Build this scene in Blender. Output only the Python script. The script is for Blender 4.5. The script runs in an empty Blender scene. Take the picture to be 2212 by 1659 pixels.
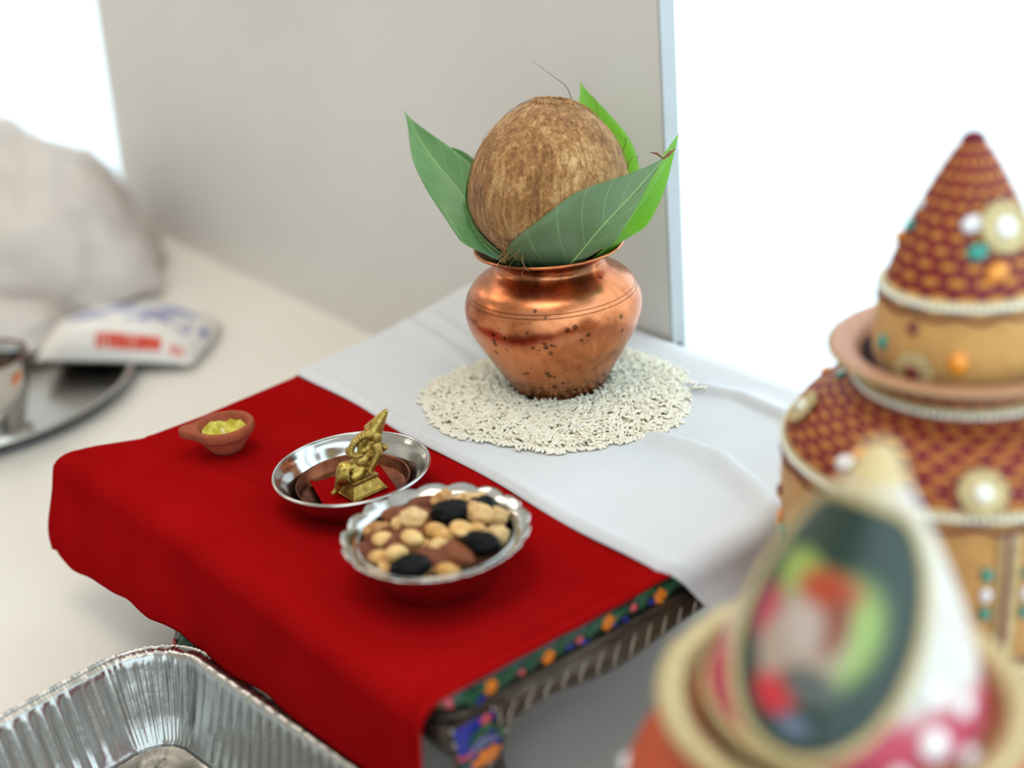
import bpy, math, random
from mathutils import Vector, Matrix, noise
from math import sin, cos, pi, sqrt, atan2, exp, floor

# ------------------------------------------------------------------ camera, world, light, exposure
scene = bpy.context.scene
COL = scene.collection
random.seed(7)
F_PX, PITCH, ROLL = 2750.0, math.radians(24.0), math.radians(5.5)
HEAD = math.radians(54.77)            # the table stands turned by this much to the line of sight
cam_data = bpy.data.cameras.new('camera')
cam = bpy.data.objects.new('camera', cam_data)
COL.objects.link(cam)
scene.camera = cam
cam_data.sensor_width = 36.0
cam_data.lens = F_PX / 2212.0 * 36.0
cam_data.clip_start = 0.01
cam_data.dof.use_dof = True
cam_data.dof.focus_distance = 0.81
cam_data.dof.aperture_fstop = 2.4
cam_data.dof.aperture_blades = 0
_r = Vector((cos(HEAD), sin(HEAD), 0))
_f = Vector((-sin(HEAD) * cos(PITCH), cos(HEAD) * cos(PITCH), -sin(PITCH)))
_u = _r.cross(_f)
_R = _r * cos(ROLL) - _u * sin(ROLL)
_U = _r * sin(ROLL) + _u * cos(ROLL)
cam.matrix_world = Matrix(((_R.x, _U.x, -_f.x, 0.63), (_R.y, _U.y, -_f.y, -0.41), (_R.z, _U.z, -_f.z, 1.24), (0, 0, 0, 1)))

world = bpy.data.worlds.new('overcast_sky')
scene.world = world
world.use_nodes = True
_bg = world.node_tree.nodes['Background']
_bg.inputs[0].default_value = (0.77, 0.90, 1.0, 1)
_bg.inputs[1].default_value = 2.8

U1_ = 1.4
def portal(name, loc, rot, sx, sy):
    l = bpy.data.lights.new(name, 'AREA'); l.shape = 'RECTANGLE'; l.size = sx; l.size_y = sy
    l.cycles.is_portal = True
    o = bpy.data.objects.new(name, l); COL.objects.link(o); o.location = loc; o.rotation_euler = rot
    return o
portal('window_portal', (-1.8, 0.83, 1.3), (-pi / 2, 0, 0), 6.4, 2.4)      # pure sampling aid for the sky light at the glass wall

portal('window_portal', (U1_ + 0.09, -1.0, 1.5), (0, pi / 2, 0), 2.0, 3.6)

scene.view_settings.view_transform = 'Standard'
scene.view_settings.look = 'None'
scene.view_settings.gamma = 1.0
scene.view_settings.use_curve_mapping = False
scene.view_settings.exposure = 0.0
scene.cycles.max_bounces = 10
scene.cycles.transparent_max_bounces = 12
scene.cycles.caustics_reflective = False
scene.cycles.caustics_refractive = False
scene.cycles.sample_clamp_indirect = 6.0

TT = 0.74        # table top
T = 0.865        # stool top
FILL_GLOW = 4.4  # emission of the fill panels added under the ceiling

# ------------------------------------------------------------------ helpers
def srgb(r, g, b):
    f = lambda c: c / 12.92 if c <= 0.04045 else ((c + 0.055) / 1.055) ** 2.4
    return (f(r / 255), f(g / 255), f(b / 255), 1.0)

class NT:
    """small wrapper that writes node trees in one line per node"""
    def __init__(s, name):
        s.m = bpy.data.materials.new(name); s.m.use_nodes = True
        s.t = s.m.node_tree; s.p = s.t.nodes['Principled BSDF']
        s.out = s.t.nodes['Material Output']
    def n(s, kind, **kw):
        nd = s.t.nodes.new(kind)
        for k, v in kw.items():
            if hasattr(nd, k) and not k.startswith('i_'): setattr(nd, k, v)
        return nd
    def put(s, sock, v):
        if isinstance(v, bpy.types.NodeSocket): s.t.links.new(v, sock)
        else: sock.default_value = v
    def math(s, op, a, b=0.0, c=0.0, clamp=False):
        nd = s.t.nodes.new('ShaderNodeMath'); nd.operation = op; nd.use_clamp = clamp
        s.put(nd.inputs[0], a); s.put(nd.inputs[1], b); s.put(nd.inputs[2], c)
        return nd.outputs[0]
    def coord(s, kind='Object'):
        return s.t.nodes.new('ShaderNodeTexCoord').outputs[kind]
    def mapping(s, v, scale=(1, 1, 1), loc=(0, 0, 0), rot=(0, 0, 0)):
        nd = s.t.nodes.new('ShaderNodeMapping'); s.put(nd.inputs[0], v)
        nd.inputs[1].default_value = loc; nd.inputs[2].default_value = rot; nd.inputs[3].default_value = scale
        return nd.outputs[0]
    def noise(s, v, scale=10, detail=4, rough=0.5, dist=0.0):
        nd = s.t.nodes.new('ShaderNodeTexNoise'); s.put(nd.inputs['Vector'], v)
        nd.inputs['Scale'].default_value = scale; nd.inputs['Detail'].default_value = detail
        nd.inputs['Roughness'].default_value = rough; nd.inputs['Distortion'].default_value = dist
        return nd.outputs[0]
    def voro(s, v, scale=10, feature='F1', rnd=1.0):
        nd = s.t.nodes.new('ShaderNodeTexVoronoi'); nd.feature = feature; s.put(nd.inputs['Vector'], v)
        nd.inputs['Scale'].default_value = scale; nd.inputs['Randomness'].default_value = rnd
        return nd.outputs['Distance']
    def wave(s, v, scale=10, dist=0.0, bands='X'):
        nd = s.t.nodes.new('ShaderNodeTexWave'); nd.bands_direction = bands; s.put(nd.inputs['Vector'], v)
        nd.inputs['Scale'].default_value = scale; nd.inputs['Distortion'].default_value = dist
        return nd.outputs['Fac']
    def ramp(s, fac, stops, interp='LINEAR'):
        nd = s.t.nodes.new('ShaderNodeValToRGB'); s.put(nd.inputs[0], fac); cr = nd.color_ramp; cr.interpolation = interp
        while len(cr.elements) > 1: cr.elements.remove(cr.elements[-1])
        cr.elements[0].position = stops[0][0]; cr.elements[0].color = stops[0][1]
        for p, c in stops[1:]:
            e = cr.elements.new(p); e.color = c
        return nd.outputs[0]
    def step(s, v, lo, hi):
        nd = s.t.nodes.new('ShaderNodeMapRange'); nd.interpolation_type = 'SMOOTHSTEP'
        s.put(nd.inputs[0], v); nd.inputs[1].default_value = lo; nd.inputs[2].default_value = hi
        return nd.outputs[0]
    def mix(s, fac, a, b):
        nd = s.t.nodes.new('ShaderNodeMix'); nd.data_type = 'RGBA'; s.put(nd.inputs[0], fac)
        s.put(nd.inputs[6], a); s.put(nd.inputs[7], b)
        return nd.outputs[2]
    def sep(s, v):
        nd = s.t.nodes.new('ShaderNodeSeparateXYZ'); s.put(nd.inputs[0], v); return nd.outputs
    def bump(s, h, strength=0.3, dist=0.001):
        nd = s.t.nodes.new('ShaderNodeBump'); s.put(nd.inputs['Height'], h)
        nd.inputs['Strength'].default_value = strength; nd.inputs['Distance'].default_value = dist
        s.t.links.new(nd.outputs[0], s.p.inputs['Normal'])
    def set(s, color=None, rough=None, metal=None, **kw):
        if color is not None: s.put(s.p.inputs['Base Color'], color)
        if rough is not None: s.put(s.p.inputs['Roughness'], rough)
        if metal is not None: s.put(s.p.inputs['Metallic'], metal)
        for k, v in kw.items(): s.put(s.p.inputs[k.replace('_', ' ')], v)
        return s.m

def simple(name, color, rough=0.5, metal=0.0, nz=0.0, nscale=60, bump=0.0, bscale=200, **kw):
    a = NT(name); c = a.coord()
    col = color
    if nz:
        f = a.noise(c, nscale, 4)
        d = tuple(max(0, x * (1 - nz)) for x in color[:3]) + (1,)
        l = tuple(min(1, x * (1 + nz)) for x in color[:3]) + (1,)
        col = a.ramp(f, [(0.3, d), (0.7, l)])
    if bump: a.bump(a.noise(c, bscale, 3), bump, 0.0006)
    return a.set(col, rough, metal, **kw)

# --- mesh builders: each returns (verts, faces) -------------------------------------------------
def merge(*parts):
    V, Fc = [], []
    for v, f in parts:
        o = len(V); V += [tuple(p) for p in v]; Fc += [tuple(i + o for i in q) for q in f]
    return V, Fc

def xf(part, M):
    return [tuple(M @ Vector(p)) for p in part[0]], part[1]

def box(x0, x1, y0, y1, z0, z1):
    v = [(x0, y0, z0), (x1, y0, z0), (x1, y1, z0), (x0, y1, z0), (x0, y0, z1), (x1, y0, z1), (x1, y1, z1), (x0, y1, z1)]
    return v, [(0, 3, 2, 1), (4, 5, 6, 7), (0, 1, 5, 4), (1, 2, 6, 5), (2, 3, 7, 6), (3, 0, 4, 7)]

def lathe(prof, n=64, rad=None, cap0=False, cap1=False):
    """prof: (radius, z) list; rad(i, ang, r, z) may change the radius/height"""
    V, Fc = [], []
    for i, (r, z) in enumerate(prof):
        for k in range(n):
            a = 2 * pi * k / n; rr, zz = r, z
            if rad: rr, zz = rad(i, a, r, z)
            V.append((rr * cos(a), rr * sin(a), zz))
    for i in range(len(prof) - 1):
        for k in range(n):
            k2 = (k + 1) % n
            Fc.append((i * n + k, i * n + k2, (i + 1) * n + k2, (i + 1) * n + k))
    if cap0: Fc.append(tuple(reversed(range(n))))
    if cap1: Fc.append(tuple(range((len(prof) - 1) * n, len(prof) * n)))
    return V, Fc

def spline(pts, m=8):
    """Catmull-Rom through the points (tuples of any length)"""
    P = [tuple(p) for p in pts]
    P = [tuple(2 * a - b for a, b in zip(P[0], P[1]))] + P + [tuple(2 * a - b for a, b in zip(P[-1], P[-2]))]
    out = []
    for i in range(1, len(P) - 2):
        for k in range(m):
            t = k / m
            out.append(tuple(0.5 * (2 * b + (c - a) * t + (2 * a - 5 * b + 4 * c - d) * t * t + (3 * b - a - 3 * c + d) * t ** 3)
                             for a, b, c, d in zip(P[i - 1], P[i], P[i + 1], P[i + 2])))
    out.append(P[-2])
    return out

def tube(pts, rad, n=8, closed=False):
    """rad: number or list"""
    P = [Vector(p[:3]) for p in pts]; m = len(P)
    R = rad if isinstance(rad, (list, tuple)) else [rad] * m
    V, Fc = [], []
    up = Vector((0.13, 0.21, 0.97))
    for i in range(m):
        t = (P[(i + 1) % m] - P[i - 1]) if closed else (P[min(i + 1, m - 1)] - P[max(i - 1, 0)])
        if t.length < 1e-9: t = Vector((0, 0, 1))
        t.normalize()
        s = t.cross(up)
        if s.length < 1e-3: s = t.cross(Vector((1, 0, 0)))
        s.normalize(); up = s.cross(t).normalized()
        for k in range(n):
            a = 2 * pi * k / n
            V.append(tuple(P[i] + (s * cos(a) + up * sin(a)) * R[i]))
    for i in range(m if closed else m - 1):
        j = (i + 1) % m
        for k in range(n):
            k2 = (k + 1) % n
            Fc.append((i * n + k, i * n + k2, j * n + k2, j * n + k))
    if not closed:
        Fc.append(tuple(reversed(range(n)))); Fc.append(tuple(range((m - 1) * n, m * n)))
    return V, Fc

def ball(c, r, n=16, m=10, disp=None):
    rx, ry, rz = (r, r, r) if not isinstance(r, (tuple, list)) else r
    V = [(c[0], c[1], c[2] - rz)]; Fc = []
    for i in range(1, m):
        b = -pi / 2 + pi * i / m
        for k in range(n):
            a = 2 * pi * k / n
            V.append((c[0] + rx * cos(b) * cos(a), c[1] + ry * cos(b) * sin(a), c[2] + rz * sin(b)))
    V.append((c[0], c[1], c[2] + rz))
    for k in range(n):
        Fc.append((0, 1 + (k + 1) % n, 1 + k))
        Fc.append((len(V) - 1, 1 + (m - 2) * n + k, 1 + (m - 2) * n + (k + 1) % n))
    for i in range(m - 2):
        for k in range(n):
            k2 = (k + 1) % n
            Fc.append((1 + i * n + k, 1 + i * n + k2, 1 + (i + 1) * n + k2, 1 + (i + 1) * n + k))
    if disp: V = [disp(Vector(p)) for p in V]
    return V, Fc

def grid(fn, nu, nv):
    V = [fn(i / (nu - 1), j / (nv - 1)) for j in range(nv) for i in range(nu)]
    Fc = [(j * nu + i, j * nu + i + 1, (j + 1) * nu + i + 1, (j + 1) * nu + i) for j in range(nv - 1) for i in range(nu - 1)]
    return V, Fc

def mesh_of(name, part, mat, smooth=True, uvgrid=None):
    me = bpy.data.meshes.new(name)
    me.from_pydata([tuple(v) for v in part[0]], [], [tuple(f) for f in part[1]])
    if smooth: me.polygons.foreach_set('use_smooth', [True] * len(me.polygons))
    if mat: me.materials.append(mat)
    if uvgrid:                                  # list of uv per vertex
        uvl = me.uv_layers.new(name='UVMap')
        for l in me.loops: uvl.data[l.index].uv = uvgrid[l.vertex_index]
    me.update()
    return me

def obj(name, part, mat, parent=None, smooth=True, loc=None, rot=None, uvgrid=None, bevel=0.0, solid=0.0, sub=0, offset=0.0):
    me = part if isinstance(part, bpy.types.Mesh) else mesh_of(name, part, mat, smooth, uvgrid)
    o = bpy.data.objects.new(name, me); COL.objects.link(o)
    if parent: o.parent = parent
    if loc: o.location = loc
    if rot: o.rotation_euler = rot
    if solid:
        m = o.modifiers.new('solid', 'SOLIDIFY'); m.thickness = solid; m.offset = offset
    if bevel:
        m = o.modifiers.new('bevel', 'BEVEL'); m.width = bevel; m.segments = 2; m.limit_method = 'ANGLE'
    if sub:
        m = o.modifiers.new('sub', 'SUBSURF'); m.levels = sub; m.render_levels = sub
    return o

def tag(o, label=None, cat=None, group=None, kind=None):
    if label: o['label'] = label
    if cat: o['category'] = cat
    if group: o['group'] = group
    if kind: o['kind'] = kind
    return o

def thing(name, label, cat, loc=(0, 0, 0), rot=(0, 0, 0), group=None):
    o = bpy.data.objects.new(name, None); COL.objects.link(o); o.empty_display_size = 0.02
    o.location = loc; o.rotation_euler = rot
    return tag(o, label, cat, group)

def copy_to(o, parent=None, loc=None, rot=None):
    c = o.copy(); COL.objects.link(c); c.parent = parent
    if loc: c.location = loc
    if rot: c.rotation_euler = rot
    return c

def struct(name, part, mat, smooth=False, **kw):
    o = obj(name, part, mat, smooth=smooth, **kw); o['kind'] = 'structure'; return o

def lerp(a, b, t): return a + (b - a) * t
def interp(x, table):
    if x <= table[0][0]: return table[0][1]
    for (a, p), (b, q) in zip(table, table[1:]):
        if x <= b: return lerp(p, q, (x - a) / (b - a))
    return table[-1][1]
def sm(x, a, b):
    t = min(1, max(0, (x - a) / (b - a))); return t * t * (3 - 2 * t)
def fbm(p, s=1.0): return noise.fractal(Vector(p) * s, 1.0, 2.0, 4)

# ------------------------------------------------------------------ the room: floor, walls, ceiling, glass wall
M_floor = NT('floor_wood'); _c = M_floor.coord()
_pl = M_floor.noise(M_floor.mapping(_c, (2, 14, 1)), 3, 4)
M_floor.bump(_pl, 0.1, 0.002)
M_floor = M_floor.set(M_floor.ramp(_pl, [(0.3, srgb(176, 152, 128)), (0.7, srgb(204, 184, 160))]), 0.45)
M_wall = simple('wall_paint', srgb(236, 231, 224), 0.8, nz=0.03, nscale=4, bump=0.05)
M_ceil = simple('ceiling_paint', srgb(236, 232, 226), 0.85, nz=0.02, nscale=3)
M_frame = simple('window_frame_paint', srgb(225, 228, 230), 0.4, nz=0.02)
M_ground = simple('pale_concrete', srgb(225, 226, 226), 0.9, nz=0.04, nscale=2, bump=0.1, bscale=20)
g = NT('window_glass'); _tr = g.n('ShaderNodeBsdfTransparent'); _gl = g.n('ShaderNodeBsdfGlossy'); _gl.inputs['Roughness'].default_value = 0.0
_mx = g.n('ShaderNodeMixShader'); _mx.inputs[0].default_value = 0.04
_tr.inputs[0].default_value = (0.96, 0.985, 0.98, 1)
g.t.links.new(_tr.outputs[0], _mx.inputs[1]); g.t.links.new(_gl.outputs[0], _mx.inputs[2]); g.t.links.new(_mx.outputs[0], g.out.inputs[0])
M_glass = g.m

U0, U1, V0, V1, H = -5.0, U1_, -3.6, 0.80, 2.7
struct('floor', box(U0, U1, V0, V1, -0.05, 0), M_floor)
struct('ceiling', box(U0, U1, V0, V1, H, H + 0.05), M_ceil)
struct('wall_left', box(U0 - 0.1, U0, V0, V1, 0, H), M_wall)
struct('wall_right', merge(box(U1, U1 + 0.1, V0, -2.8, 0, H), box(U1, U1 + 0.1, -2.8, V1, 0, 0.5), box(U1, U1 + 0.1, -2.8, V1, 2.5, H)), M_wall)
struct('wall_front', box(U0 - 0.1, U1 + 0.1, V0 - 0.1, V0, 0, H), M_wall)
struct('wall_back', merge(box(U0, U1, V1, V1 + 0.1, 0, 0.06), box(U0, U1, V1, V1 + 0.1, 2.5, H)), M_wall)
_edges = [-5.0, -2.75, -1.05, 0.75, U1]
for k in range(4):
    a, b = _edges[k], _edges[k + 1]
    w = struct('window_%d' % (k + 1), merge(box(a, a + 0.03, V1, V1 + 0.06, 0.06, 2.5), box(b - 0.03, b, V1, V1 + 0.06, 0.06, 2.5),
               box(a + 0.03, b - 0.03, V1, V1 + 0.06, 0.06, 0.09), box(a + 0.03, b - 0.03, V1, V1 + 0.06, 2.46, 2.5)), M_frame)
    obj('pane', box(a + 0.03, b - 0.03, V1 + 0.026, V1 + 0.032, 0.09, 2.46), M_glass, w, smooth=False)
for k in range(2):
    a, b = (-2.8, -1.0, V1)[k], (-2.8, -1.0, V1)[k + 1]
    w = struct('window_%d' % (k + 5), merge(box(U1 + 0.02, U1 + 0.08, a, a + 0.03, 0.5, 2.5), box(U1 + 0.02, U1 + 0.08, b - 0.03, b, 0.5, 2.5),
               box(U1 + 0.02, U1 + 0.08, a + 0.03, b - 0.03, 0.5, 0.53), box(U1 + 0.02, U1 + 0.08, a + 0.03, b - 0.03, 2.47, 2.5)), M_frame)
    obj('pane', box(U1 + 0.046, U1 + 0.052, a + 0.03, b - 0.03, 0.53, 2.47), M_glass, w, smooth=False)
struct('baseboard_left', box(U0, U0 + 0.015, V0, V1, 0, 0.09), M_frame)
struct('baseboard_front', box(U0 + 0.015, U1 - 0.015, V0, V0 + 0.015, 0, 0.09), M_frame)
struct('baseboard_right', box(U1 - 0.015, U1, V0, V1, 0, 0.09), M_frame)
struct('terrace', box(-30, 30, -30, 40, -0.20, -0.06), M_ground)

# ------------------------------------------------------------------ table and the board standing on it
M_table = NT('table_laminate'); _c = M_table.coord()
M_table.bump(M_table.noise(_c, 900, 2), 0.06, 0.0003)
M_table = M_table.set(M_table.ramp(M_table.noise(_c, 5, 3), [(0.3, srgb(226, 219, 210)), (0.7, srgb(232, 226, 218))]), 0.42)
M_tleg = simple('table_leg_metal', srgb(120, 120, 122), 0.4, 0.9, nz=0.05)
t = thing('folding_table', 'long white table carrying the whole offering arrangement', 'table', (-0.5, -0.25, 0))
obj('table_top', box(-1.5, 1.12, -0.5, 0.52, TT - 0.035, TT), M_table, t, smooth=False, bevel=0.006)
for sx in (-1.4, 1.02):
    for sy in (-0.42, 0.44):
        obj('leg', tube([(sx, sy, TT - 0.035), (sx, sy, 0.0)], 0.016, 14), M_tleg, t)

M_board = NT('board_white'); _c = M_board.coord()
M_board.bump(M_board.noise(_c, 300, 2), 0.03, 0.0004)
_b1 = M_board.ramp(M_board.noise(_c, 4, 3), [(0.3, srgb(212, 208, 204)), (0.7, srgb(219, 215, 211))])
_sp = M_board.voro(M_board.mapping(_c, (1, 1, 1)), 7)
_b2 = M_board.mix(M_board.step(_sp, 0.09, 0.02), _b1, srgb(196, 170, 150))      # a few old rub marks
M_board = M_board.set(_b2, 0.38)
M_strip = simple('board_edge_metal', srgb(182, 186, 188), 0.45, 0.0, nz=0.03)
bd = thing('partition_board', 'tall pale grey upright board standing behind the copper pot', 'board', (-0.6, 0.22, TT))
yb = 0.006
V = [(-0.605, -yb, 0), (0.563, -yb, 0), (0.563, -yb, 0.62), (-0.49, -yb, 0.62)]
V += [(x, yb, z) for x, y, z in V]
obj('panel', (V, [(0, 1, 2, 3), (7, 6, 5, 4), (0, 4, 5, 1), (1, 5, 6, 2), (2, 6, 7, 3), (3, 7, 4, 0)]), M_board, bd, smooth=False)
obj('edge_strip', box(0.5632, 0.5665, -yb - 0.001, yb + 0.001, 0, 0.62), M_strip, bd, smooth=False, bevel=0.0008)
for k, z in enumerate((0.117, 0.42)):
    obj('screw', xf(lathe([(0.0001, 0.0012), (0.002, 0.001), (0.0024, 0)], 14), Matrix.Translation((0.5665, 0, z)) @ Matrix.Rotation(pi / 2, 4, 'Y')), M_tleg, bd)
# ------------------------------------------------------------------ low carved stool under the cloths
M_bronze = NT('dark_bronze'); _c = M_bronze.coord()
M_bronze.bump(M_bronze.noise(_c, 200, 3), 0.10, 0.0005)
M_bronze = M_bronze.set(M_bronze.ramp(M_bronze.noise(_c, 60, 4), [(0.3, srgb(56, 46, 38)), (0.7, srgb(92, 80, 68))]), 0.32, 0.7)
M_vein = simple('rubbed_bronze', srgb(225, 214, 194), 0.25, 0.9, nz=0.15, nscale=150)
M_wood = simple('stool_wood', srgb(88, 62, 42), 0.6, nz=0.2, nscale=40)
def enamel(name, col, nz=0.25): return simple(name, col, 0.25, 0.0, nz=nz, nscale=220, bump=0.15, bscale=400)
M_en_green = enamel('enamel_green', srgb(18, 78, 50), 0.4); M_en_dark = enamel('enamel_dark_green', srgb(10, 38, 30))
M_en_blue = enamel('enamel_blue', srgb(22, 40, 150)); M_en_sky = enamel('enamel_light_blue', srgb(40, 110, 200))
M_en_or = enamel('enamel_orange', srgb(224, 122, 20)); M_en_pink = enamel('enamel_pink', srgb(210, 84, 92)); M_en_grey = enamel('enamel_slate', srgb(92, 98, 140))

X0, X1, Y0, Y1 = -0.176, 0.203, -0.170, 0.185
st = thing('low_stool', 'low carved bronze stool with enamel flowers under red and white cloths', 'stool', (0, 0, TT))
def S(z): return z - TT
obj('top_board', box(X0 + 0.004, X1 - 0.004, Y0 + 0.004, Y1 - 0.004, S(0.852), S(0.862)), M_wood, st, smooth=False, bevel=0.003)
# enamel band around the top: four straight runs and rounded corners
def rrect(x0, x1, y0, y1, r, n=8):
    pts = []
    for cx, cy, a0 in ((x1 - r, y1 - r, 0), (x0 + r, y1 - r, pi / 2), (x0 + r, y0 + r, pi), (x1 - r, y0 + r, 1.5 * pi)):
        for k in range(n + 1):
            a = a0 + pi / 2 * k / n; pts.append((cx + r * cos(a), cy + r * sin(a)))
    return pts
def ringwall(poly, prof):
    """sweep an (outset, z) profile round a closed polygon"""
    n = len(poly); V = []
    for o, z in prof:
        for i in range(n):
            a, b = Vector(poly[i - 1]), Vector(poly[(i + 1) % n]); d = (b - a); d.normalize()
            V.append((poly[i][0] + d.y * o, poly[i][1] - d.x * o, z))
    return V, [(j * n + i, j * n + (i + 1) % n, (j + 1) * n + (i + 1) % n, (j + 1) * n + i) for j in range(len(prof) - 1) for i in range(n)]
PB = rrect(X0, X1, Y0, Y1, 0.022)
obj('enamel_band', ringwall(PB, [(-0.006, S(0.850)), (0.0, S(0.8505)), (0.0012, S(0.857)), (-0.0004, S(0.8625)), (-0.008, S(0.8635))]), M_en_dark, st)
obj('moulding', ringwall(PB, [(-0.004, S(0.8465)), (0.0016, S(0.8468)), (0.003, S(0.8485)), (0.0016, S(0.8502)), (-0.004, S(0.8505))]), M_bronze, st)

# low relief: leaves and flowers of enamel
def leaf_relief(L, W):
    v, f = grid(lambda a, b: ((a - 0.5) * L, (b - 0.5) * W * sin(pi * (0.04 + 0.92 * a)) + 0.12 * L * sin(pi * a), 0.0005 + 0.0006 * sin(pi * b)), 8, 5)
    return v, f
def flower_relief(R, n=6, point=0.35):
    V = [(0, 0, 0.0013)]; m = n * 6
    for k in range(m):
        a = 2 * pi * k / m; r = R * (0.62 + point * abs(cos(n * a / 2)) ** 0.8); V.append((r * 0.6 * cos(a), r * 0.6 * sin(a), 0.0012))
    for k in range(m):
        a = 2 * pi * k / m; r = R * (0.62 + point * abs(cos(n * a / 2)) ** 0.8); V.append((r * cos(a), r * sin(a), 0.0003))
    F = [(0, 1 + k, 1 + (k + 1) % m) for k in range(m)] + [(1 + k, 1 + m + k, 1 + m + (k + 1) % m, 1 + (k + 1) % m) for k in range(m)]
    return V, F
def face_mat(y, z, roll=0.0, x=None, side='right'):
    """local XY plane -> the stool's right (or front) face; local X runs along the face"""
    if side == 'right':
        B = Matrix(((0, 0, 1, X1 + 0.0008 if x is None else x), (1, 0, 0, y), (0, 1, 0, z), (0, 0, 0, 1)))
    else:
        B = Matrix(((1, 0, 0, y), (0, 0, -1, Y0 - 0.0008 if x is None else x), (0, 1, 0, z), (0, 0, 0, 1)))
    return B @ Matrix.Rotation(roll, 4, 'Z')
me_leaf = mesh_of('leaf_motif', leaf_relief(0.0135, 0.0062), M_en_green)
me_leaf2 = mesh_of('leaf_motif', leaf_relief(0.0065, 0.0028), M_en_blue)
me_fl_o = mesh_of('flower_motif', flower_relief(0.0052), M_en_or)
me_fl_p = mesh_of('flower_motif', flower_relief(0.0036, 5), M_en_pink)
def motif(name, me, M):
    o = bpy.data.objects.new(name, me); COL.objects.link(o); o.parent = st; o.matrix_local = M; return o
rb = random.Random(21)
y = Y0 + 0.022; k = 0
while y < 0.16:
    zc = S(0.8566) + rb.uniform(-0.0015, 0.0015); q = rb.random()
    if k % 4 == 1: motif('flower_motif', me_fl_o, face_mat(y, zc, rb.uniform(0, 6)) @ Matrix.Scale(rb.uniform(0.8, 1.1), 4))
    elif k % 4 == 3: motif('flower_motif', me_fl_p, face_mat(y, zc, rb.uniform(0, 6)) @ Matrix.Scale(rb.uniform(0.6, 0.9), 4))
    else: motif('leaf_motif', me_leaf, face_mat(y, zc, rb.uniform(0.4, 1.1) * (-1) ** k) @ Matrix.Scale(rb.uniform(0.7, 1.0), 4))
    motif('leaf_motif', me_leaf, face_mat(y + 0.004, zc + 0.002, rb.uniform(-0.8, 0.8)) @ Matrix.Scale(rb.uniform(0.5, 0.8), 4))
    if q > 0.45: motif('leaf_motif', me_leaf2, face_mat(y + 0.003, zc - 0.0035, rb.uniform(-0.8, 0.8)))
    y += rb.uniform(0.0075, 0.0105); k += 1
# rounded corner motifs, front right corner
for k, a in enumerate((-0.25, -0.6, -0.95, -1.3)):
    cx, cy = X1 - 0.022, Y0 + 0.022
    M = Matrix.Translation((cx + 0.0228 * cos(a), cy + 0.0228 * sin(a), S(0.8566))) @ Matrix.Rotation(a, 4, 'Z') @ Matrix(((0, 0, 1, 0), (1, 0, 0, 0), (0, 1, 0, 0), (0, 0, 0, 1)))
    motif('leaf_motif', (me_leaf, me_fl_p, me_leaf, me_leaf2)[k] if k != 1 else me_fl_p, M)

# carved apron on each side: bulging, with a cusped lower edge
def apron(length, low):
    """runs along local X from 0 to length; faces local -Y; low(t) lower edge height below the top"""
    def fn(a, b):
        h = low(a); z = -h * b
        out = 0.004 + 0.007 * sin(pi * min(1, b * 1.05)) ** 0.8 - 0.004 * b
        return (a * length, -out, z)
    front = grid(fn, 60, 10)
    back = grid(lambda a, b: (a * length, 0.004, -low(a) * b), 60, 2)
    rim = grid(lambda a, b: (lambda p: (p[0], lerp(p[1], 0.004, b), p[2]))(fn(a, 1)), 60, 2)
    return merge(front, back, rim)
def low_long(t):
    s = abs(t - 0.5) * 2            # 0 centre .. 1 leg
    return 0.0195 + 0.008 * sin(pi * sm(s, 0.0, 0.85)) + 0.004 * exp(-((s - 0.93) / 0.06) ** 2) - 0.001 * exp(-(s / 0.03) ** 2)
def place_apron(p0, p1, name='apron'):
    d = Vector(p1) - Vector(p0); L = d.length; a = atan2(d.y, d.x)
    o = obj(name, apron(L, low_long), M_bronze, st, loc=(p0[0], p0[1], S(0.848)), rot=(0, 0, a)); o['_a'] = 0
    del o['_a']; return o, L
apr, La = place_apron((X1 - 0.004, Y0 + 0.03), (X1 - 0.004, Y1 - 0.03))
place_apron((X0 + 0.03, Y0 + 0.006), (X1 - 0.03, Y0 + 0.006))
place_apron((X0 + 0.004, Y1 - 0.03), (X0 + 0.004, Y0 + 0.03))
place_apron((X1 - 0.03, Y1 - 0.006), (X0 + 0.03, Y1 - 0.006))
# carved veins sweeping down the right apron
for k in range(26):
    tt = 0.03 + 0.94 * k / 25
    s = (tt - 0.5) * 2; bend = -0.060 * (1 if s < 0 else -1) * (0.6 + 0.4 * abs(s))
    pts = []
    for j in range(8):
        b = 0.14 + 0.84 * j / 7; a = min(0.995, max(0.005, tt + bend * (sin(pi * b * 0.9) - 0.4 * b)))
        h = low_long(a); out = 0.004 + 0.007 * sin(pi * min(1, b * 1.05)) ** 0.8 - 0.004 * b
        pts.append((a * La, -out - 0.0001, -h * b))
    obj('vein', tube(pts, [0.00012 + 0.0003 * sin(pi * j / 7) for j in range(8)], 6), M_vein, apr)

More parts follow.
